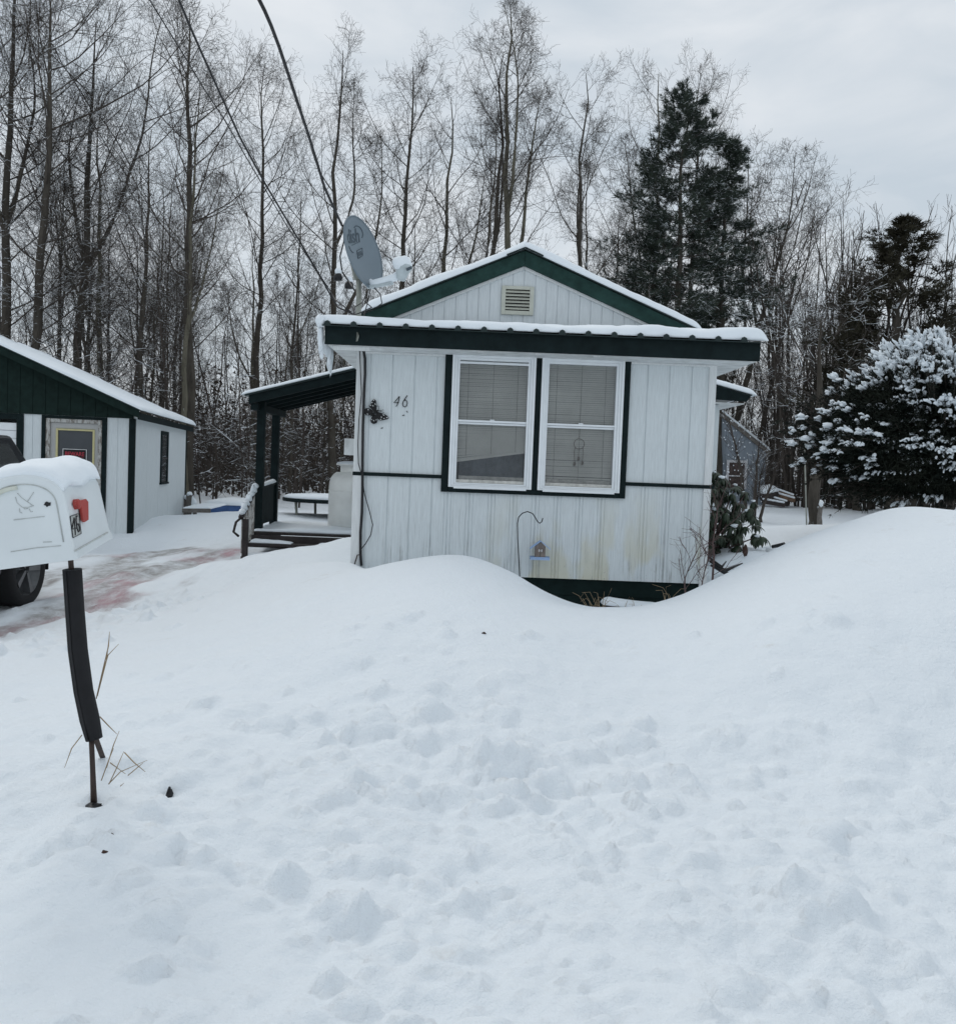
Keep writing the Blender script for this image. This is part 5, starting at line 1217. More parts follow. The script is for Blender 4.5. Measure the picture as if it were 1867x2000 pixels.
# ------------------------------------------------------------------ VEGETATION
def needles(C, D, L, W_, n, seed, droop=.2, spread=1.):
    """n slim blades round every point of C, growing along D"""
    g = np.random.default_rng(seed); N = len(C)
    d = unit(D[:, None, :]+g.normal(size=(N, n, 3))*spread*.6+np.array([0, 0, -droop]))
    side = unit(np.cross(d, g.normal(size=(N, n, 3))))
    Ln = L*g.uniform(.6, 1.3, (N, n, 1)); b = C[:, None, :]+g.normal(size=(N, n, 3))*L*.12
    w = W_*g.uniform(.7, 1.2, (N, n, 1))
    V = np.stack([b-side*w*.5, b+side*w*.5, b+d*Ln+side*w*.12, b+d*Ln-side*w*.12], 2).reshape(-1, 3)
    return V, np.arange(len(V)).reshape(-1, 4)
def pine_tree(seed, H=14, c0=.35, rad=2.0, tiers=17, per=6, r=.16, n2=13, tuft=.16, mat='pine', up=.03, keep=.9, blades=10, wd=.02, top=.8):
    g = np.random.default_rng(seed); tp, tr = trunk_path(H, (0, 0), .25, 18, r, seed); B1 = []; R1 = []
    for k in range(tiers):
        t = c0+(1-c0)*(k+.3)/tiers; n_ = per if k < tiers-3 else 4
        L0 = rad*(((1-t)/(1-c0))**top+.05)*(1. if k > 2 else (.65, .85, 1.05)[k])
        b, r_ = grow(tp, tr, n_, t-.006, t+.012, lambda tt, pl: L0*g.uniform(.55, 1.2, tt.shape), (68, 98) if t < .8 else (45, 75), 9, up, .09, .013, .35, g, .5)
        B1.append(b); R1.append(r_)
    b1, r1 = np.concatenate(B1), np.concatenate(R1)
    b2, r2 = grow(b1, r1, n2, .30, 1., lambda t, pl: pl*.34*(1.25-t*.7)+.10, (30, 62), 6, .04, .09, .008, .5, g, .7)
    b2[..., 2] = b2[:, :1, 2]+(b2[..., 2]-b2[:, :1, 2])*.45   # flat sprays
    C = b2[:, 1:].reshape(-1, 3); Dd = unit(b2[:, 1:]-b2[:, :-1]).reshape(-1, 3)
    s_ = g.uniform(size=len(C)) < keep; C = C[s_]+g.normal(size=(s_.sum(), 3))*.04; Dd = unit(Dd[s_]+np.array([0, 0, .35]))
    V, Q = needles(C, Dd, tuft, wd, blades, seed+3, -.1, .9)
    return cat_mesh('trunk', [tubes(tp, tr, 9)], M['trunk']), cat_mesh('limbs', [tubes(b1, r1, 4, pi/4)], M['limb'], False), npmesh('needles', V, Q, M[mat]), H
def place_pine(pr, name, x, y, z, H, rz, label, wid=1., group=None):
    o = empty(name, (x, y, z), rz, label, 'tree', group); s = H/pr[3]; o.scale = (s*wid, s*wid, s)
    link('trunk', pr[0], o); c = link('crown', pr[2], o); link('limbs', pr[1], o); return o

# prototypes of bare trees
PT = {
 'pop1': bare_tree(101, 16, .17, .30, .165, (42, 66), .13, 36, 8, 5, 2),
 'pop2': bare_tree(102, 16, .16, .34, .165, (38, 60), .12, 13, 8, 5, 2, fork=2),
 'pop3': bare_tree(103, 16, .15, .26, .17, (40, 64), .12, 19, 8, 5, 2, fork=1, trunkmat='trunk_pale'),
 'tall': bare_tree(104, 17, .20, .38, .17, (36, 58), .12, 14, 8, 5, 2, fork=2, trunkmat='trunk_pale'),
 'snowy1': bare_tree(105, 16, .18, .20, .25, (42, 70), .11, 32, 9, 6, 2, snowy=True, l2=.46),
 'snowy2': bare_tree(106, 16, .17, .22, .23, (38, 64), .11, 14, 9, 6, 2, fork=2, snowy=True, l2=.46),
 'thin1': bare_tree(107, 12, .07, .30, .15, (40, 66), .11, 26, 6, 4, 2),
 'thin2': bare_tree(108, 12, .06, .22, .17, (40, 70), .10, 26, 6, 4, 2, snowy=True),
 'thin3': bare_tree(109, 12, .07, .35, .17, (35, 62), .11, 16, 6, 4, 2, fork=1),
 'lean': bare_tree(110, 11, .13, .25, .24, (28, 55), .08, 10, 7, 4, 2, lean=(.20, 0), fork=4, l2=.45),
}
tg = random.Random(5)
def T(kind, name, px, py_top, Y, label, pyb=985, wid=1., rz=None, group=None, lean=0, hx=1.):
    px -= .0386*(985-py_top)*.85; b = at(px, pyb, Y); top = at(px, py_top, Y); z = gz(b[0], Y)-.1
    o = place_tree(name, PT[kind], b[0], Y, z, (top[2]-z)*hx, rz if rz is not None else tg.uniform(0, 6.28), label, wid=wid, group=group)
    if lean: o.rotation_euler = (0, R(lean), o.rotation_euler.z)
    return o
# trees that stand out one by one, left to right
T('snowy1', 'bare_tree', -30, -150, 24.5, 'big snow laden bare tree leaning in at the left edge behind the garage', wid=1.15, lean=6)
T('snowy2', 'bare_tree', 62, -120, 26, 'second tall snow laden bare tree from the left behind the garage roof', wid=1.)
T('snowy1', 'bare_tree', 105, -60, 25, 'tall bare tree with snowy arching limbs above the left part of the garage roof', rz=2.1)
T('snowy2', 'bare_tree', 150, 20, 27, 'bare tree with upswept twiggy crown above the middle of the garage roof', rz=1., lean=3)
T('pop3', 'bare_tree', 225, 215, 29, 'slender bare tree just left of the gap of sky above the garage', rz=.4)
T('snowy1', 'bare_tree', 305, 250, 27, 'shorter forked bare tree with snowy limbs left of the double trunk', rz=4., wid=.85)
T('pop1', 'bare_tree', 398, 22, 24.5, 'tall straight poplar with a thick pale trunk just right of the garage', wid=1.05, rz=1.)
T('pop3', 'bare_tree', 392, 150, 24.2, 'thinner twin trunk standing close left of the tall poplar by the garage', wid=.8)
T('pop1', 'bare_tree', 533, 128, 31, 'slim narrow poplar behind the porch between the two overhead wires', wid=.8, rz=2.)
T('thin3', 'bare_tree', 585, 380, 30, 'small bare tree with low crown above the porch roof')
T('pop2', 'bare_tree', 672, 92, 31, 'bare poplar with an oval crown directly behind the satellite dish', rz=.6, wid=.95)
T('pop1', 'bare_tree', 790, 128, 33, 'pointed dark trunked poplar right of the satellite dish', rz=4.4, wid=.9)
T('pop3', 'bare_tree', 862, 190, 36, 'paler shorter poplar left of the house ridge', rz=3.)
T('pop2', 'bare_tree', 968, 98, 32, 'dark forked tree rising just left of the house ridge', rz=5.2, wid=.95)
T('tall', 'bare_tree', 1022, 15, 31, 'tallest bare tree standing right behind the peak of the house', rz=3.4, wid=.92)
T('pop2', 'bare_tree', 1145, 140, 32, 'bare tree with rounded crown between the house peak and the pines', rz=1.9, wid=.9)
T('pop3', 'bare_tree', 1280, 150, 37, 'bare tree whose twigs stick up behind the top of the large pine', rz=1.4, wid=.9)
T('pop1', 'bare_tree', 1360, 145, 38, 'bare tree top poking out above the right shoulder of the large pine', rz=2.2, wid=.75)
T('lean', 'bare_tree', 1425, 345, 39, 'bare tree with long branches sweeping up to the right beside the pines', rz=0.)
T('lean', 'bare_tree', 1480, 430, 40, 'x', rz=.3, wid=.9)['label'] = 'lower bare tree with sweeping branches right of the pines behind the blue shed'
# pines
PN1 = pine_tree(201, 13.5, .44, 2.45, 18, 7, top=.50)
PN2 = pine_tree(202, 12, .46, 2.1, 14, 6, .15, top=.55)
CD = pine_tree(203, 8, .14, 1.6, 20, 5, .12, 10, .12, 'cedar', .14, .9, 9, .018, .6)
def PT_(pr, px, pyt, Y, label, wid=1., rz=0., name='pine_tree'):
    px -= .0386*(985-pyt)*.85; b = at(px, 985, Y); top = at(px, pyt, Y); return place_pine(pr, name, b[0], Y, gz(b[0], Y)-.1, top[2]-.2, rz, label, wid)
PT_(PN1, 1330, 205, 33, 'large dark pine dusted with snow right of the house roof', 1.0, .5)
PT_(PN2, 1420, 290, 34, 'second lower pine close against the right side of the large pine', .95, 2.)
PT_(PN2, 1268, 430, 34, 'small thin pine with leaning trunk left of the large pine', .8, 4.)
PT_(CD, 1770, 440, 30, 'brownish green cedar rising behind the snow covered bush at the right', 1.75, 1., 'cedar_tree')
PT_(CD, 1690, 560, 32, 'smaller brownish cedar half hidden behind upright saplings at the right', 1., 2., 'cedar_tree')
PT_(CD, 1400, 600, 41, 'low bushy conifer behind the right end of the front roof', .7, 3., 'cedar_tree')
# upright multi-stemmed thickets on the right
def thicket(seed, H=8, n=16, rad=.9, mat='brush'):
    g = np.random.default_rng(seed); P = 12; z = np.linspace(0, 1, P); st = []
    for i in range(n):
        a = g.uniform(0, 2*pi); r0 = rad*g.uniform(.1, 1)**.5*.5; h = H*g.uniform(.55, 1); fl = g.uniform(.05, .22)
        w = np.cumsum(g.normal(size=(P, 2)), 0)*.035*H/8
        st.append(np.stack([r0*math.cos(a)+fl*h*z**1.5*math.cos(a)+w[:, 0], r0*math.sin(a)+fl*h*z**1.5*math.sin(a)+w[:, 1], z*h], -1))
    st = np.array(st); sr = np.maximum((.04*(1-z)**.8+.006)[None]*g.uniform(.6, 1.2, (n, 1)), .005)
    b1, r1 = grow(st, sr, 16, .22, .98, lambda t, pl: pl*.15*(1.2-t)+.2, (20, 42), 6, .12, .08, .010, .4, g, .6)
    b2, r2 = grow(b1, r1, 6, .2, 1., lambda t, pl: pl*.4+.1, (22, 50), 4, .12, .14, .007, .5, g, .7)
    sm = cat_mesh('stems', [tubes(st, sr, 6)], M['limb']); tm = cat_mesh('twigs', [tubes(b1, r1, 4, pi/4), tubes(b2, r2, 3, pi/2)], M[mat], False)
    return sm, tm, H
TH = [thicket(301), thicket(302, 8, 20, 1.2), thicket(303, 8, 12, .7)]
def place_thicket(k, px, pyt, Y, label, group=None, wid=1.):
    px -= .0386*(985-pyt)*.85; b = at(px, 985, Y); top = at(px, pyt, Y); z = gz(b[0], Y)-.1
    o = empty('sapling_clump', (b[0], Y, z), tg.uniform(0, 6.28), label, 'shrub', group); s = (top[2]-z)/8; o.scale = (s*wid, s*wid, s)
    link('stems', TH[k][0], o); link('twigs', TH[k][1], o); return o
for k, px, pyt, Y, lb in ((0, 1585, 395, 33, 'tall clump of upright bare saplings left of the group above the snowy bush'),
                          (1, 1640, 400, 34, 'dense clump of bare saplings rising over the young tree trunk'),
                          (2, 1700, 375, 33, 'tallest clump of upright saplings above the snow covered bush'),
                          (0, 1800, 365, 32, 'thin long shoots reaching above the brownish cedar at the right'),
                          (1, 1870, 460, 33, 'clump of bare saplings at the far right edge of the yard'),
                          (2, 1540, 450, 40, 'clump of bare saplings behind the blue shed roof')):
    place_thicket(k, px, pyt, Y, lb)
# ranks of further trees, told apart by nothing but their zone
def rank(n, x0, x1, y0, y1, h0, h1, kinds, label, group, name='woodland_tree', seed=1):
    g = random.Random(seed)
    for i in range(n):
        Y = g.uniform(y0, y1); px = g.uniform(x0, x1); x = at(px, 985, Y)[0]; k = g.choice(kinds)
        place_tree(name, PT[k], x, Y, gz(x, Y)-.1, g.uniform(h0, h1), g.uniform(0, 6.28), label, group=group, wid=g.uniform(.75, 1.05))
rank(26, -80, 380, 28, 44, 7, 11.5, ['thin1', 'thin2', 'thin3', 'snowy2'], 'one of the crowded bare trees in the woods behind the garage', 'bare trees crowded behind the garage', seed=2)
rank(18, 400, 720, 33, 48, 6.5, 10, ['thin1', 'thin2', 'thin3', 'pop3'], 'one of the slim bare trees in the woods behind the porch', 'bare trees in the woods behind the porch', seed=3)
rank(22, 730, 1300, 38, 52, 7.5, 12, ['thin1', 'thin3', 'pop1', 'pop3'], 'one of the far bare trees filling the woods behind the house roof', 'bare trees in the woods behind the house', seed=4)
rank(20, 1300, 1900, 39, 52, 6.5, 9.5, ['thin1', 'thin2', 'thin3'], 'one of the slim bare trees in the woods behind the right side yard', 'bare trees behind the right side yard', seed=6)
# undergrowth: brush nobody could count
def undergrowth(seed, n, edge, h0, h1, ymax=62, name='undergrowth', xr=36):
    g = np.random.default_rng(seed); x = g.uniform(-xr, xr, n*3); y = g.uniform(20, ymax, n*3)
    m = y > edge(x); x, y = x[m][:n], y[m][:n]; n = len(x); z = ground_base(x, y)-.1
    P = 6; t = np.linspace(0, 1, P); h = g.uniform(h0, h1, n)*g.uniform(.5, 1, n); lx = g.normal(size=(n, 2))*.16
    st = np.stack([x[:, None]+lx[:, :1]*h[:, None]*t**1.4, y[:, None]+lx[:, 1:]*h[:, None]*t**1.4, z[:, None]+h[:, None]*t], -1)+g.normal(size=(n, P, 3))*np.array([.05, .05, 0])
    sr = (.008+.022*(1-t))[None]*g.uniform(.5, 1.7, (n, 1))
    b1, r1 = grow(st, sr, 8, .08, .98, lambda t, pl: pl*.26+.25, (35, 85), 5, .04, .14, .011, .4, g, .6)
    b2, r2 = grow(b1, r1, 4, .2, 1., lambda t, pl: pl*.42+.12, (30, 65), 4, .04, .18, .008, .5, g, .7)
    parts = [tubes(st, sr, 4, pi/4), tubes(b1, r1, 3, pi/2), tubes(b2, r2, 3, pi/2)]
    return tag(link(name, cat_mesh(name, parts, M['brush'], False)), 'tangled snow dusted brush filling the floor of the woods', 'brush', kind='stuff')
edge = lambda x: np.where(x < -4.5, 24.3+.0*x, np.where(x < 6, 30., np.where(x < 13.5, 37., 33.)))+1.5*np.sin(x*.9)
undergrowth(401, 2500, edge, 1.5, 7.5)
# dead leaves still hanging and low fir boughs deep in the woods, which close the view between the trunks
g = np.random.default_rng(402); n = 210000
x = g.uniform(-40, 40, n*2); y = g.uniform(24, 70, n*2); m = y > edge(x)+4; x, y = x[m][:n], y[m][:n]; n = len(x)
cl = fbm(x*.5, y*.5, 3, 7); z = .4+g.uniform(0, 1, n)**1.5*(3.6+2.6*cl)
C = np.stack([x, y, z], -1); sz = g.uniform(.04, .10, (n, 1)); a = unit(g.normal(size=(n, 3))); b = unit(np.cross(a, g.normal(size=(n, 3))))
V = np.stack([C-a*sz, C+b*sz*.45, C+a*sz, C-b*sz*.45], 1).reshape(-1, 3)
tag(link('forest_foliage', npmesh('forest_foliage', V, np.arange(len(V)).reshape(-1, 4), M['deadleaf_mass'])), 'dark mass of withered leaves and boughs deep between the trunks', 'foliage', kind='stuff')

# ------------------------------------------------------------------ young tree and pole right of the house
yt = bare_tree(111, 5.2, .15, .38, .42, (35, 70), .10, 12, 7, 6, 3, snowy=True, lean=(.02, 0))
b = at(1591, 1027, 23.5); place_tree('young_tree', yt, b[0], 23.5, gz(b[0], 23.5)-.15, 5.4, 1.1, 'thick bare trunk of a small tree standing alone in the right side yard')
b = at(1577, 1028, 23.2); m = MB(); m.tube([(b[0], 23.2, .1), at(1571, 865, 23.2)], .018, 6); m.build('thin_pole', M['galv'], label='thin leaning metal pole just left of the small tree trunk', cat='pole')
b = at(1601, 1027, 23.2); m = MB(); m.tube([(b[0], 23.2, .1), at(1600, 1010, 23.2), at(1603, 990, 23.2), at(1608, 981, 23.2)], [.07, .06, .055, .04], 8); 
sp = Root('dead_stump', 'short leaning dead stump against the right side of the small tree', 'stump', (b[0], 23.2, .2)); m.build('stem', M['wood_grey'], sp)
m = MB(); c = at(1604, 983, 23.1); m.blob(tuple(c), (.06, .06, .08), 7, .25, 8); m.build('snow', M['snow'], sp); fin(sp)
# fallen branches on the yard edge
m = MB()
for i in range(26):
    px = tg.uniform(1545, 1690); Y = tg.uniform(32.5, 34); a = at(px, 975+tg.uniform(-8, 4), Y); L = tg.uniform(1, 2.4); an = tg.uniform(-.35, .35)
    m.tube([a, a+np.array([L*.5, tg.uniform(-.2, .2), L*.5*an+.06]), a+np.array([L, tg.uniform(-.3, .3), L*an])], [.03, .025, .012], 5)
m.build('fallen_branches', M['limb_snowy'], label='heap of fallen snowy branches along the edge of the woods at the right', cat='branches', kind='stuff')
# frosted shrub in front of the shed
fs_ = thicket(304, 3.2, 4, .4)
def shrub_from(th, name, x, y, z, s, label, wid=1., rz=0.):
    o = empty(name, (x, y, z), rz, label, 'shrub'); o.scale = (s*wid, s*wid, s); link('stems', th[0], o); link('twigs', th[1], o); return o
b = at(1492, 1000, 25); shrub_from(fs_, 'frosted_shrub', b[0]-.3, 25, .3, .95, 'slender snow flecked shrub in front of the blue shed', 1.3, 1.)
mm = MB()
for i in range(110):
    px = tg.uniform(1412, 1490); py = tg.uniform(815, 985); c = at(px, py, 24.6+tg.uniform(0, .8)); mm.blob(tuple(c), (.014, .014, .017), i, .3, 5)
o = mm.build('snow_tufts', M['snow'], label='scattered tufts of snow caught on the twigs before the shed', cat='snow', kind='stuff')

# ------------------------------------------------------------------ snow covered yew at the right
yc = np.array([7.45, 15.0, 2.05])
yw = Root('snowy_evergreen', 'large round evergreen bush heavily loaded with snow at the right edge', 'bush', (yc[0]-.75, 15, .3))
g = np.random.default_rng(501)
def yew_r(d):
    a = np.arctan2(d[:, 1], d[:, 0]); return 1+.13*np.sin(a*3+d[:, 2]*3)+.10*np.sin(a*7+d[:, 2]*5+1)+.08*np.sin(d[:, 2]*9+a*2)
N = 3400; d = unit(g.normal(size=(N, 3))); d = d[d[:, 2] > -.72]; rad = np.array([2.15, 1.9, 1.72])
k = yew_r(d)*g.uniform(.80, 1.04, len(d))*np.where(d[:, 2] < -.05, 1+.62*(d[:, 2]+.05), 1); P0 = yc+d*rad*k[:, None]*.72; P1 = yc+d*rad*k[:, None]
P1[:, 2] += .12*g.normal(size=len(d)); ok = P1[:, 2] > .95; P0, P1, d = P0[ok], P1[ok], d[ok]
path = np.stack([P0, P0*.5+P1*.5+np.array([0, 0, -.04]), P1], 1)
V1, Q1 = tubes(path, np.tile([.012, .008, .004], (len(P0), 1)), 3)
m_ = npmesh('twigs', V1, Q1, M['limb']); link('twigs', m_, yw)
ts = np.linspace(.15, 1, 9); C = (P0[:, None]*(1-ts)[None, :, None]+P1[:, None]*ts[None, :, None]).reshape(-1, 3); Dd = np.repeat(unit(P1-P0), 9, 0)
V, Q = needles(C+g.normal(size=C.shape)*.03, Dd, .062, .012, 9, 502, -.1, 1.3)
# dark inner boughs
ci = g.normal(size=(90000, 3)); ci = unit(ci); ci = yc+ci*rad*np.where(ci[:, 2:] < -.05, 1+.62*(ci[:, 2:]+.05), 1)*(g.uniform(.2, 1, (90000, 1))**.45*.90); ci = ci[ci[:, 2] > .95]
V2, Q2 = needles(ci, unit(ci-yc), .10, .022, 4, 503, .1, 1.5)
link('foliage', npmesh('foliage', np.concatenate([V, V2]), np.concatenate([Q, Q2+len(V)]), M['yew']), yw)
m = MB(); m.tube([(yc[0]-.78, 15, .0), (yc[0]-.72, 15, .7), (yc[0]-.5, 15, 1.4), (yc[0]-.2, 15, 2.2)], [.13, .11, .09, .05], 10); m.build('trunk', M['trunk'], yw)
cnt = 0; gr = random.Random(9)
order = list(range(len(P1))); gr.shuffle(order); picked = []
for i in order:
    dd = d[i]; p = P1[i]
    w = .46+.95*max(0, dd[2])+.5*max(0, -dd[0])-.15*max(0, -dd[2])
    if dd[1] > .35 and dd[2] < .5: continue
    if dd[2] < -.25 and gr.random() > .25: continue
    if gr.random() > w: continue
    if any((p[0]-q[0])**2+(p[1]-q[1])**2+(p[2]-q[2])**2 < .0072 for q in picked): continue
    picked.append(p)
    if len(picked) >= 900: break
m = MB()
for k_, p in enumerate(picked):
    dd = unit(np.array([p-yc]))[0]; base = p-dd*.10
    side = np.cross(dd, (0, 0, 1)); side /= np.linalg.norm(side)+1e-6; big = gr.uniform(.7, 1.25)*(.75+.35*max(0, dd[2]))
    for f in range(gr.choice((5, 6, 7, 8))):
        o_ = base+side*gr.uniform(-.13, .13)+np.array([0, 0, gr.uniform(-.03, .05)]); L = gr.uniform(.08, .20)*big; dr_ = dd*.8+side*gr.uniform(-.6, .6)+np.array([0, 0, gr.uniform(-.15, .25)]); dr_ /= np.linalg.norm(dr_)
        rr = gr.uniform(.016, .035)*big
        m.tube([o_, o_+dr_*L*.25+np.array([0, 0, .012]), o_+dr_*L*.6+np.array([0, 0, .008]), o_+dr_*L*.9+np.array([0, 0, -.012]), o_+dr_*L], [rr*.4, rr*gr.uniform(.7, 1.1), rr*gr.uniform(.8, 1.1), rr*gr.uniform(.5, .8), rr*.12], 6)
    if gr.random() < .7: m.blob(tuple(base+np.array([0, 0, .02])), (.075*big, .07*big, .032*big), k_, .45, 9)
o = m.build('snow_clumps', M['snow'], yw); o['kind'] = 'stuff'
fin(yw)

# ------------------------------------------------------------------ rhododendron at the house corner
rh = Root('rhododendron', 'dark green rhododendron with drooping leaves at the right corner of the house', 'shrub', (2.6, 10.5, .45))
g = np.random.default_rng(601); rc = np.array([2.55, 10.55, 1.02]); rr_ = np.array([.62, .55, .62])
W0 = []
while len(W0) < 240:
    v = g.normal(size=3); v /= np.linalg.norm(v); p = rc+v*rr_*g.uniform(.45, 1.0)
    if p[2] > .52 and p[0] > 2.05: W0.append((p, v))
for px, py, Y in ((1475, 1050, 10.1), (1455, 1030, 10.2), (1462, 1000, 10.2), (1440, 1045, 10.2), (1490, 1050, 10.0), (1448, 985, 10.3), (1430, 965, 10.4), (1400, 925, 10.4), (1410, 935, 10.3), (1397, 920, 10.5)):
    W0.append((at(px, py, Y), np.array([.5, -.4, .2])))
LV = []; LQ = []; kq = 0; tips = []
for p, v in W0:
    nl = g.integers(7, 11); a0 = g.uniform(0, 6.28); dr0 = g.uniform(.6, 1.35)
    for i in range(nl):
        a = a0+2*pi*i/nl; L = g.uniform(.09, .145); w = L*.26; dro = dr0+g.uniform(-.25, .35)
        hd = np.array([math.cos(a), math.sin(a), 0]); s_ = np.array([-math.sin(a), math.cos(a), 0])
        for j in range(5):
            t = j/4; ph = dro*t**.7; q = p+hd*L*t*math.cos(ph)+np.array([0, 0, -L*t*math.sin(ph)+.01]); ww = w*[.15, .8, 1., .75, .05][j]*.5
            LV += [q-s_*ww+np.array([0, 0, -ww*.5]), q, q+s_*ww+np.array([0, 0, -ww*.5])]
            if j: b = kq+(j-1)*3; LQ += [(b, b+1, b+4, b+3), (b+1, b+2, b+5, b+4)]
        kq += 15
link('leaves', npmesh('leaves', np.array(LV), np.array(LQ), M['leaf'], True), rh)
m = MB()
for k_, (p, v) in enumerate(W0[::6]): m.tube([(2.6+g.uniform(-.1, .1), 10.6, .4), tuple((np.array([2.6, 10.6, .6])+p)/2), tuple(p)], [.014, .010, .006], 5)
m.build('stems', M['twig_red'], rh)
m = MB()
for k_, (p, v) in enumerate(W0):
    if v[2] > -.2 and g.uniform() < .28: r_ = g.uniform(.014, .030); m.blob((p[0]+g.uniform(-.03, .03), p[1]-.02, p[2]+.018), (r_*1.5, r_*1.2, r_*.7), k_, .3, 7)
o = m.build('snow_clumps', M['snow'], rh); o['kind'] = 'stuff'
fin(rh)
# bare twiggy shrubs at the right corner and weeds along the skirt
def small_shrub(seed, H, n1, mat, spread=.5):
    g_ = np.random.default_rng(seed); tp, tr = trunk_path(H, (g_.uniform(-.1, .25), 0), .06*H, 9, .006*H/.5, seed, .0016)
    b1, r1 = grow(tp, tr, n1, .15, .95, lambda t, pl: pl*spread*(1.1-t*.6), (30, 60), 6, .10, .16, .006, .4, g_, .7)
    b2, r2 = grow(b1, r1, 5, .25, 1., lambda t, pl: pl*.42, (30, 60), 4, .05, .2, .004, .5, g_, .7)
    return [tubes(tp, tr, 5), tubes(b1, np.maximum(r1*.8, .0018), 4), tubes(b2, np.maximum(r2*.35, .0013), 3)]
for sd_, px, Y, H, lb in ((611, 1338, 7.95, .62, 'leafless reddish twig shrub against the siding near the right corner'), (612, 1392, 8.0, .85, 'taller leafless twig shrub right at the house corner'), (613, 1368, 7.9, .42, 'smallest leafless twig shrub between the other two')):
    x = at(px, 1150, Y)[0]; z = gz(x, Y); o = link('bare_shrub', cat_mesh('bare_shrub', small_shrub(sd_, H, 9, None), M['twig_red'], True)); o.location = (x, Y, z-.02); tag(o, lb, 'shrub')
st_parts = []
g = np.random.default_rng(620)
for px, Y, n_, h_, sprd in ((1165, 8.05, 16, .26, .13), (1230, 8.1, 8, .2, .1), (1310, 8.1, 8, .2, .1)):
    c = at(px, 1175, Y); z = gz(c[0], Y)
    for i in range(n_):
        a = g.uniform(-1, 1); L = h_*g.uniform(.5, 1.2); x0 = c[0]+g.uniform(-.06, .06); y0 = Y+g.uniform(-.03, .03)
        pth = np.array([[[x0, y0, z-.02], [x0+a*L*.25, y0, z+L*.5], [x0+a*L*.55+g.uniform(-.02, .02), y0-.01, z+L*.8], [x0+a*L*.9, y0-.02, z+L*g.uniform(.6, .95)]]])
        st_parts.append(tubes(pth, np.array([[.0028, .0024, .0018, .0012]]), 4))
tag(link('dry_weeds', cat_mesh('dry_weeds', st_parts, M['straw'], True)), 'dry tangled weed stalks in front of the dark house base', 'weeds', kind='stuff')
# grass stalks round the mailbox foot
m = MB()
for pts in ([(188, 1365), (203, 1300), (212, 1262), (214, 1234)], [(190, 1360), (208, 1290), (213, 1245)], [(196, 1330), (211, 1280), (232, 1258)], [(195, 1400), (212, 1418), (228, 1434)], [(160, 1436), (140, 1462), (126, 1500)], [(208, 1500), (222, 1455), (233, 1428)], [(198, 1525), (215, 1478), (222, 1462)], [(213, 1532), (228, 1500), (242, 1468)], [(243, 1470), (262, 1490), (284, 1508)], [(212, 1532), (235, 1508), (288, 1485)], [(178, 1530), (180, 1515), (183, 1500)], [(235, 1536), (242, 1530)], [(250, 1515), (268, 1500), (280, 1490)], [(215, 1490), (245, 1512)]):
    m.tube([at(px, py, 3.45-.002*i) for i, (px, py) in enumerate(pts)], [.0022]*(len(pts)-1)+[.0009], 4)
m.build('dry_grass', M['straw'], label='broken dry grass stalks around the foot of the mailbox post', cat='grass', kind='stuff')
def bit(px, py, Y, r, nm, label, cat, mat='dead_leaf'):
    p = at(px, py, Y); z = gz(p[0], p[1]); mm_ = MB(); mm_.blob((p[0], p[1], z+.002), r, int(px), .4, 8); mm_.build(nm, M[mat], label=label, cat=cat)
bit(184, 1566, 3.38, (.036, .028, .013), 'post_foot_patch', 'flat ragged black patch on the snow around the mailbox post foot', 'hole', 'black')  # flattened black lump resting on the snow at the post foot
bit(332, 1508, 3.55, (.014, .018, .03), 'bark_scrap', 'dark curled scrap in the snow right of the mailbox post', 'scrap', 'black')
bit(218, 1645, 3.1, (.007, .007, .006), 'dead_leaf', 'tiny reddish leaf scrap on the snow below the post, upper of two', 'leaf')
bit(204, 1680, 3.0, (.012, .006, .006), 'dead_leaf', 'tiny dark twig scrap on the snow below the post, lower of two', 'leaf')
bit(945, 1233, 5.3, (.014, .008, .006), 'dead_leaf', 'small dark leaf on the smooth snow below the bird feeder', 'leaf')
print('vegetation done', sum(len(o.data.polygons) for o in bpy.data.objects if o.type == 'MESH')//1000, 'k')
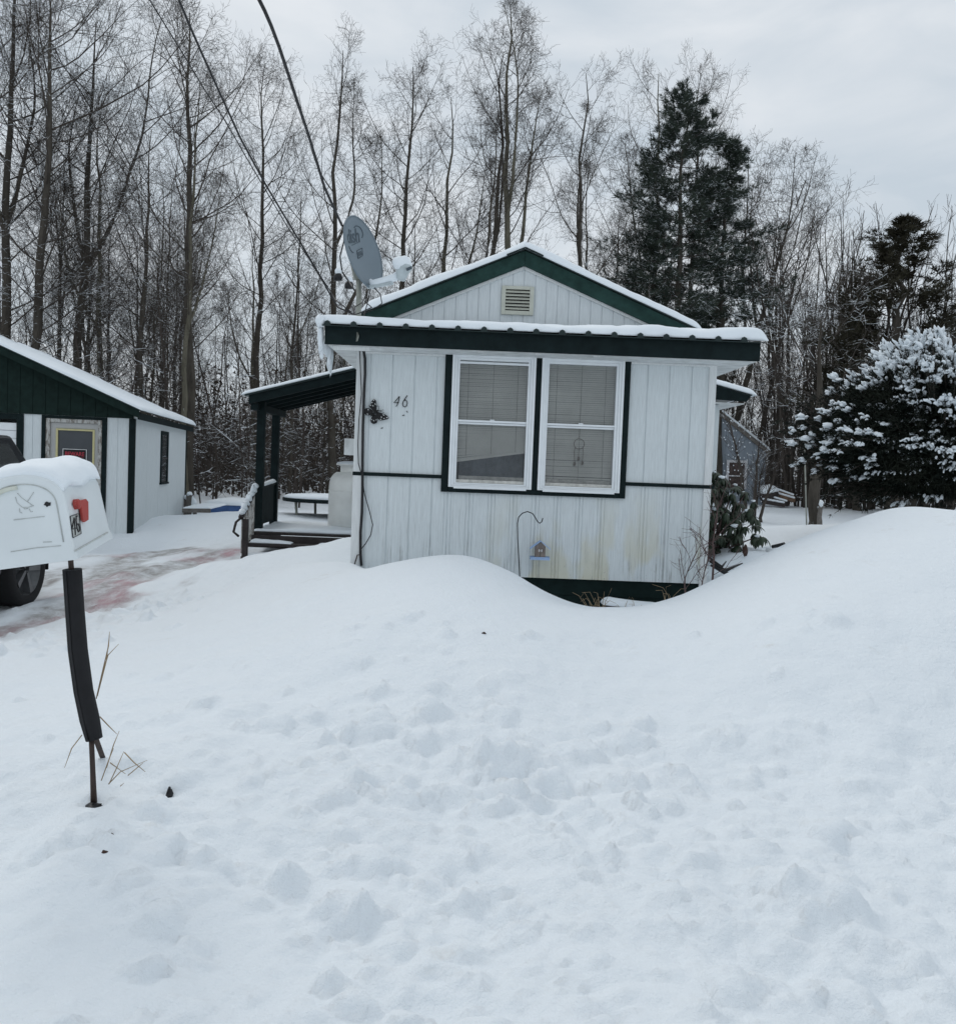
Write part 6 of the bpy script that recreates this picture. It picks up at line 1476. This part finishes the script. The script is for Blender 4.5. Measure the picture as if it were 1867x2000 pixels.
# ------------------------------------------------------------------ light, sky, camera
def setup_world():
    w = bpy.data.worlds.new('World'); S.world = w; w.use_nodes = True; t = w.node_tree; n = t.nodes; l = t.links
    bg = n['Background']; sky = n.new('ShaderNodeTexSky'); sky.sky_type = 'NISHITA'; sky.sun_disc = False
    sky.sun_elevation = R(48); sky.sun_rotation = R(-35); sky.air_density = 1.2; sky.dust_density = 3
    tc = n.new('ShaderNodeTexCoord'); mp = n.new('ShaderNodeMapping'); mp.inputs['Scale'].default_value = (1, 1, 2.6)
    l.new(tc.outputs['Generated'], mp.inputs[0])
    nz = n.new('ShaderNodeTexNoise'); nz.inputs['Scale'].default_value = 4.2; nz.inputs['Detail'].default_value = 6; nz.inputs['Roughness'].default_value = .52; nz.inputs['Distortion'].default_value = .35
    l.new(mp.outputs[0], nz.inputs['Vector'])
    rp = n.new('ShaderNodeValToRGB'); e = rp.color_ramp.elements; k = CLOUD
    e[0].position = .36; e[0].color = (k*.77, k*.87, k*.965, 1); e[1].position = .66; e[1].color = (k*1.03, k*1.085, k*1.14, 1)
    l.new(nz.outputs['Fac'], rp.inputs[0])
    mx = n.new('ShaderNodeMix'); mx.data_type = 'RGBA'; mx.inputs[0].default_value = .93
    l.new(sky.outputs[0], mx.inputs[6]); l.new(rp.outputs[0], mx.inputs[7]); l.new(mx.outputs[2], bg.inputs[0]); bg.inputs[1].default_value = .1
CLOUD = 7.5
setup_world()
sl = bpy.data.lights.new('sun', 'SUN'); sl.energy = .75; sl.angle = R(25); sl.color = (1, .96, .9)
so = bpy.data.objects.new('sun', sl); COL.objects.link(so)
az, el = R(-35), R(48)
dv = Vector((math.sin(az)*math.cos(el), math.cos(az)*math.cos(el), math.sin(el)))
so.rotation_euler = dv.to_track_quat('Z', 'Y').to_euler(); so.location = (0, -10, 30)
cam = bpy.data.cameras.new('camera'); co_ = bpy.data.objects.new('camera', cam); COL.objects.link(co_)
cam.sensor_fit = 'HORIZONTAL'; cam.sensor_width = 36; cam.lens = F/1867*36; cam.clip_end = 1000; cam.clip_start = .05
Rm = Matrix((XR, UR, -_f)).transposed().to_4x4(); Rm.translation = Vector(EYE); co_.matrix_world = Rm
S.camera = co_
S.view_settings.view_transform = 'Standard'; S.view_settings.look = 'None'; S.view_settings.exposure = 0; S.view_settings.gamma = 1
S.render.resolution_x = 955; S.render.resolution_y = 1024
S.cycles.max_bounces = 8; S.cycles.transparent_max_bounces = 16; S.cycles.diffuse_bounces = 4
